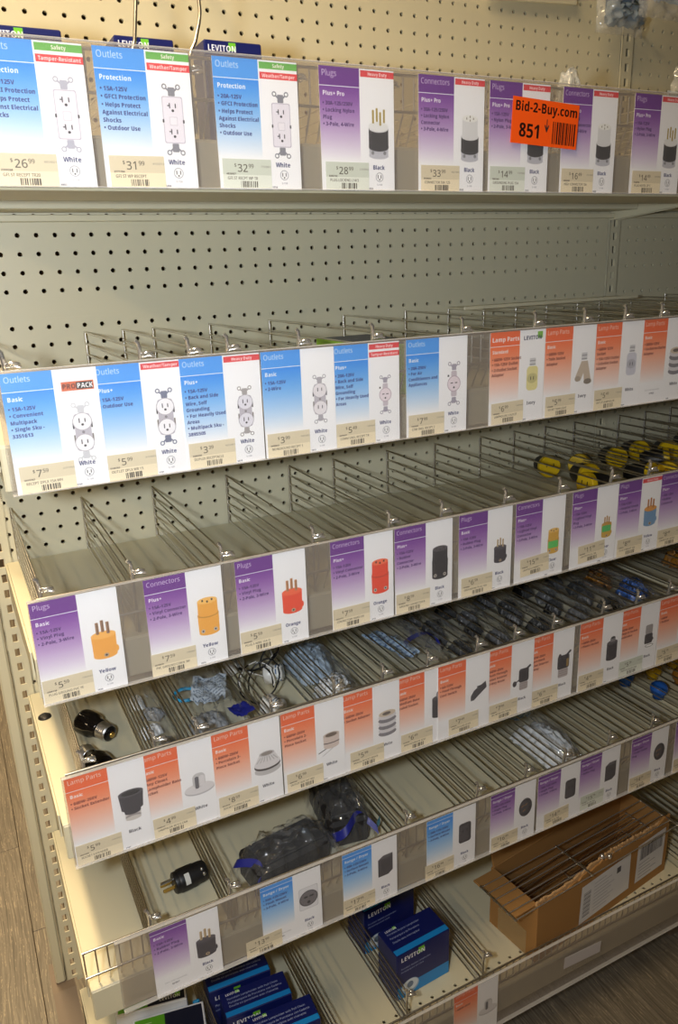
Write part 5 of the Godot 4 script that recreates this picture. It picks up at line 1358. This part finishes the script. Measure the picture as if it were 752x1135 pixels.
func materials() -> void:
	M.paint = mat(rgb(214, 207, 178), 0.42)
	M.hardboard = mat(rgb(150, 116, 78), 0.8)
	M.foot = mat(rgb(112, 98, 84), 0.6)
	M.chrome = mat(Color(0.84, 0.82, 0.78), 0.34, 1.0)
	M.bright = mat(Color(0.93, 0.92, 0.90), 0.2, 0.85)
	M.alu = mat(Color(0.86, 0.86, 0.86), 0.35, 1.0)
	M.steel = mat(Color(0.82, 0.82, 0.82), 0.25, 1.0)
	M.brass = mat(Color(0.80, 0.66, 0.36), 0.3, 1.0)
	M.plastic = clear(Color(0.95, 0.95, 0.95), 0.03, 0.12)
	M.plastic_edge = clear(Color(0.92, 0.92, 0.92), 0.30, 0.15)
	M.frosted = clear(Color(0.62, 0.57, 0.52), 0.24, 0.22)
	M.film = clear(Color(0.94, 0.96, 0.98), 0.04, 0.07)
	M.plastic.metallic_specular = 0.3
	M.film.metallic_specular = 0.45
	M.crisp = clear(Color(0.94, 0.96, 0.97), 0.20, 0.10)
	M.matte_black = mat(rgb(24, 23, 24), 0.45)
	M.soft_black = mat(rgb(30, 28, 28), 0.6)
	M.gloss_black = mat(rgb(16, 14, 14), 0.12)
	M.grey_plastic = mat(rgb(150, 152, 155), 0.5)
	M.smoke = mat(rgb(84, 84, 86), 0.4)
	M.white_gloss = mat(rgb(225, 222, 214), 0.3)
	M.white_paper = mat(rgb(226, 230, 234), 0.7)
	M.white_card = mat(rgb(228, 230, 232), 0.5)
	M.label_white = mat(rgb(214, 214, 208), 0.6)
	M.grey_label = mat(rgb(190, 186, 188), 0.6)
	M.blue_grey = mat(rgb(112, 128, 142), 0.5)
	M.pale_blue = mat(rgb(172, 190, 208), 0.5)
	M.vivid_blue = mat(rgb(40, 100, 190), 0.3)
	M.amber = mat(rgb(150, 100, 30), 0.4)
	M.cyan = mat(rgb(40, 165, 215), 0.35)
	M.yellow = mat(rgb(214, 178, 18), 0.4)
	M.yellow_gloss = mat(rgb(200, 160, 20), 0.15)
	M.lime = mat(rgb(150, 200, 50), 0.4)
	M.navy_side = mat(rgb(30, 36, 96), 0.4)
	M.navy_tab = mat(rgb(34, 40, 130), 0.4)
	M.deep_navy = mat(rgb(20, 30, 96), 0.35)
	M.cardboard = mat(rgb(164, 120, 66), 0.8)
	M.card_torn = mat(rgb(190, 152, 106), 0.9)
	M.tape = clear(Color(0.80, 0.66, 0.44), 0.45, 0.2)
	M.striped = printed(print_lines(60, 80, Color(0.86, 0.90, 0.94), Color(0.48, 0.55, 0.64), 11, 1), 0.6)
	M.striped_blue = printed(print_lines(60, 80, Color(0.72, 0.82, 0.92), Color(0.35, 0.48, 0.68), 9, 2), 0.6)
	M.barcode = printed(print_lines(40, 20, Color(0.88, 0.88, 0.86), Color(0.3, 0.4, 0.55), 4, 3), 0.6)
	M.subfloor = mat(rgb(60, 50, 42), 0.8)
	M.wood = wood()
	M.wall = mat(rgb(110, 102, 92), 0.8)
	M.ceiling = mat(rgb(190, 184, 174), 0.9)
	M.lamp = mat(Color.WHITE, 0.6)
	M.lamp.emission_enabled = true
	M.lamp.emission = LAMP_COLOR
	M.lamp.emission_energy_multiplier = 3.0

# ------------------------------------------------------------------ light and camera settings
const LAMP_COLOR := Color(1.0, 0.88, 0.69)
const LAMP_ENERGY := 3.4
const LAMPS := [[-0.22, 0.66], [-0.22, -0.95], [-0.22, -2.5], [-0.75, -1.7], [-2.0, 2.4]]
const FLASH_ENERGY := 0.84
const EXPOSURE := 1.0
const EYE := Vector3(-0.0228, 1.4444, 1.2342)

func _ready() -> void:
	var right := Vector3(0.889888, -0.0331196, 0.4549751)
	var up := Vector3(0.1659482, 0.9525301, -0.2552402)
	var fwd := Vector3(0.4249241, -0.3026375, -0.8531413)
	var cam := Camera3D.new()
	cam.name = "camera"
	cam.transform = Transform3D(Basis(right, up, -fwd).orthonormalized(), EYE)
	cam.fov = 66.909
	cam.near = 0.02
	cam.current = true
	add_child(cam)
	var env := Environment.new()
	env.background_mode = Environment.BG_COLOR
	env.background_color = Color(0.02, 0.02, 0.02)
	env.tonemap_mode = Environment.TONE_MAPPER_LINEAR
	env.tonemap_exposure = EXPOSURE
	env.sdfgi_enabled = true
	env.ssao_enabled = true
	env.ssil_enabled = true
	var we := WorldEnvironment.new()
	we.name = "environment"
	we.environment = env
	add_child(we)
	# the photographer's flash: on the hot shoe of a camera turned on its side, so a hand's breadth to the left of the lens
	var flash := SpotLight3D.new()
	flash.name = "camera_flash"
	flash.transform = Transform3D(cam.transform.basis, EYE - right * 0.15 + up * 0.01)
	flash.spot_angle = 52.0
	flash.spot_angle_attenuation = 0.7
	flash.spot_range = 12.0
	flash.spot_attenuation = 2.0
	flash.light_color = Color(0.93, 0.965, 1.0)
	flash.light_energy = FLASH_ENERGY
	flash.light_size = 0.03
	flash.shadow_enabled = true
	add_child(flash)

	rng.seed = 1
	noise.seed = 4; noise.frequency = 0.05
	ts = TextServerManager.get_primary_interface()
	var fr := SystemFont.new(); fr.font_names = PackedStringArray(["Droid Sans"])
	var fb := SystemFont.new(); fb.font_names = PackedStringArray(["Droid Sans"]); fb.font_weight = 700
	fonts = [fr, fb]
	font_reg = fr.get_rids()[0]
	font_bold = fb.get_rids()[0]
	materials()
	room()
	gondola()
	shelves()
	rails()
	tag_rows()
	dividers()
	tags()
	goods()
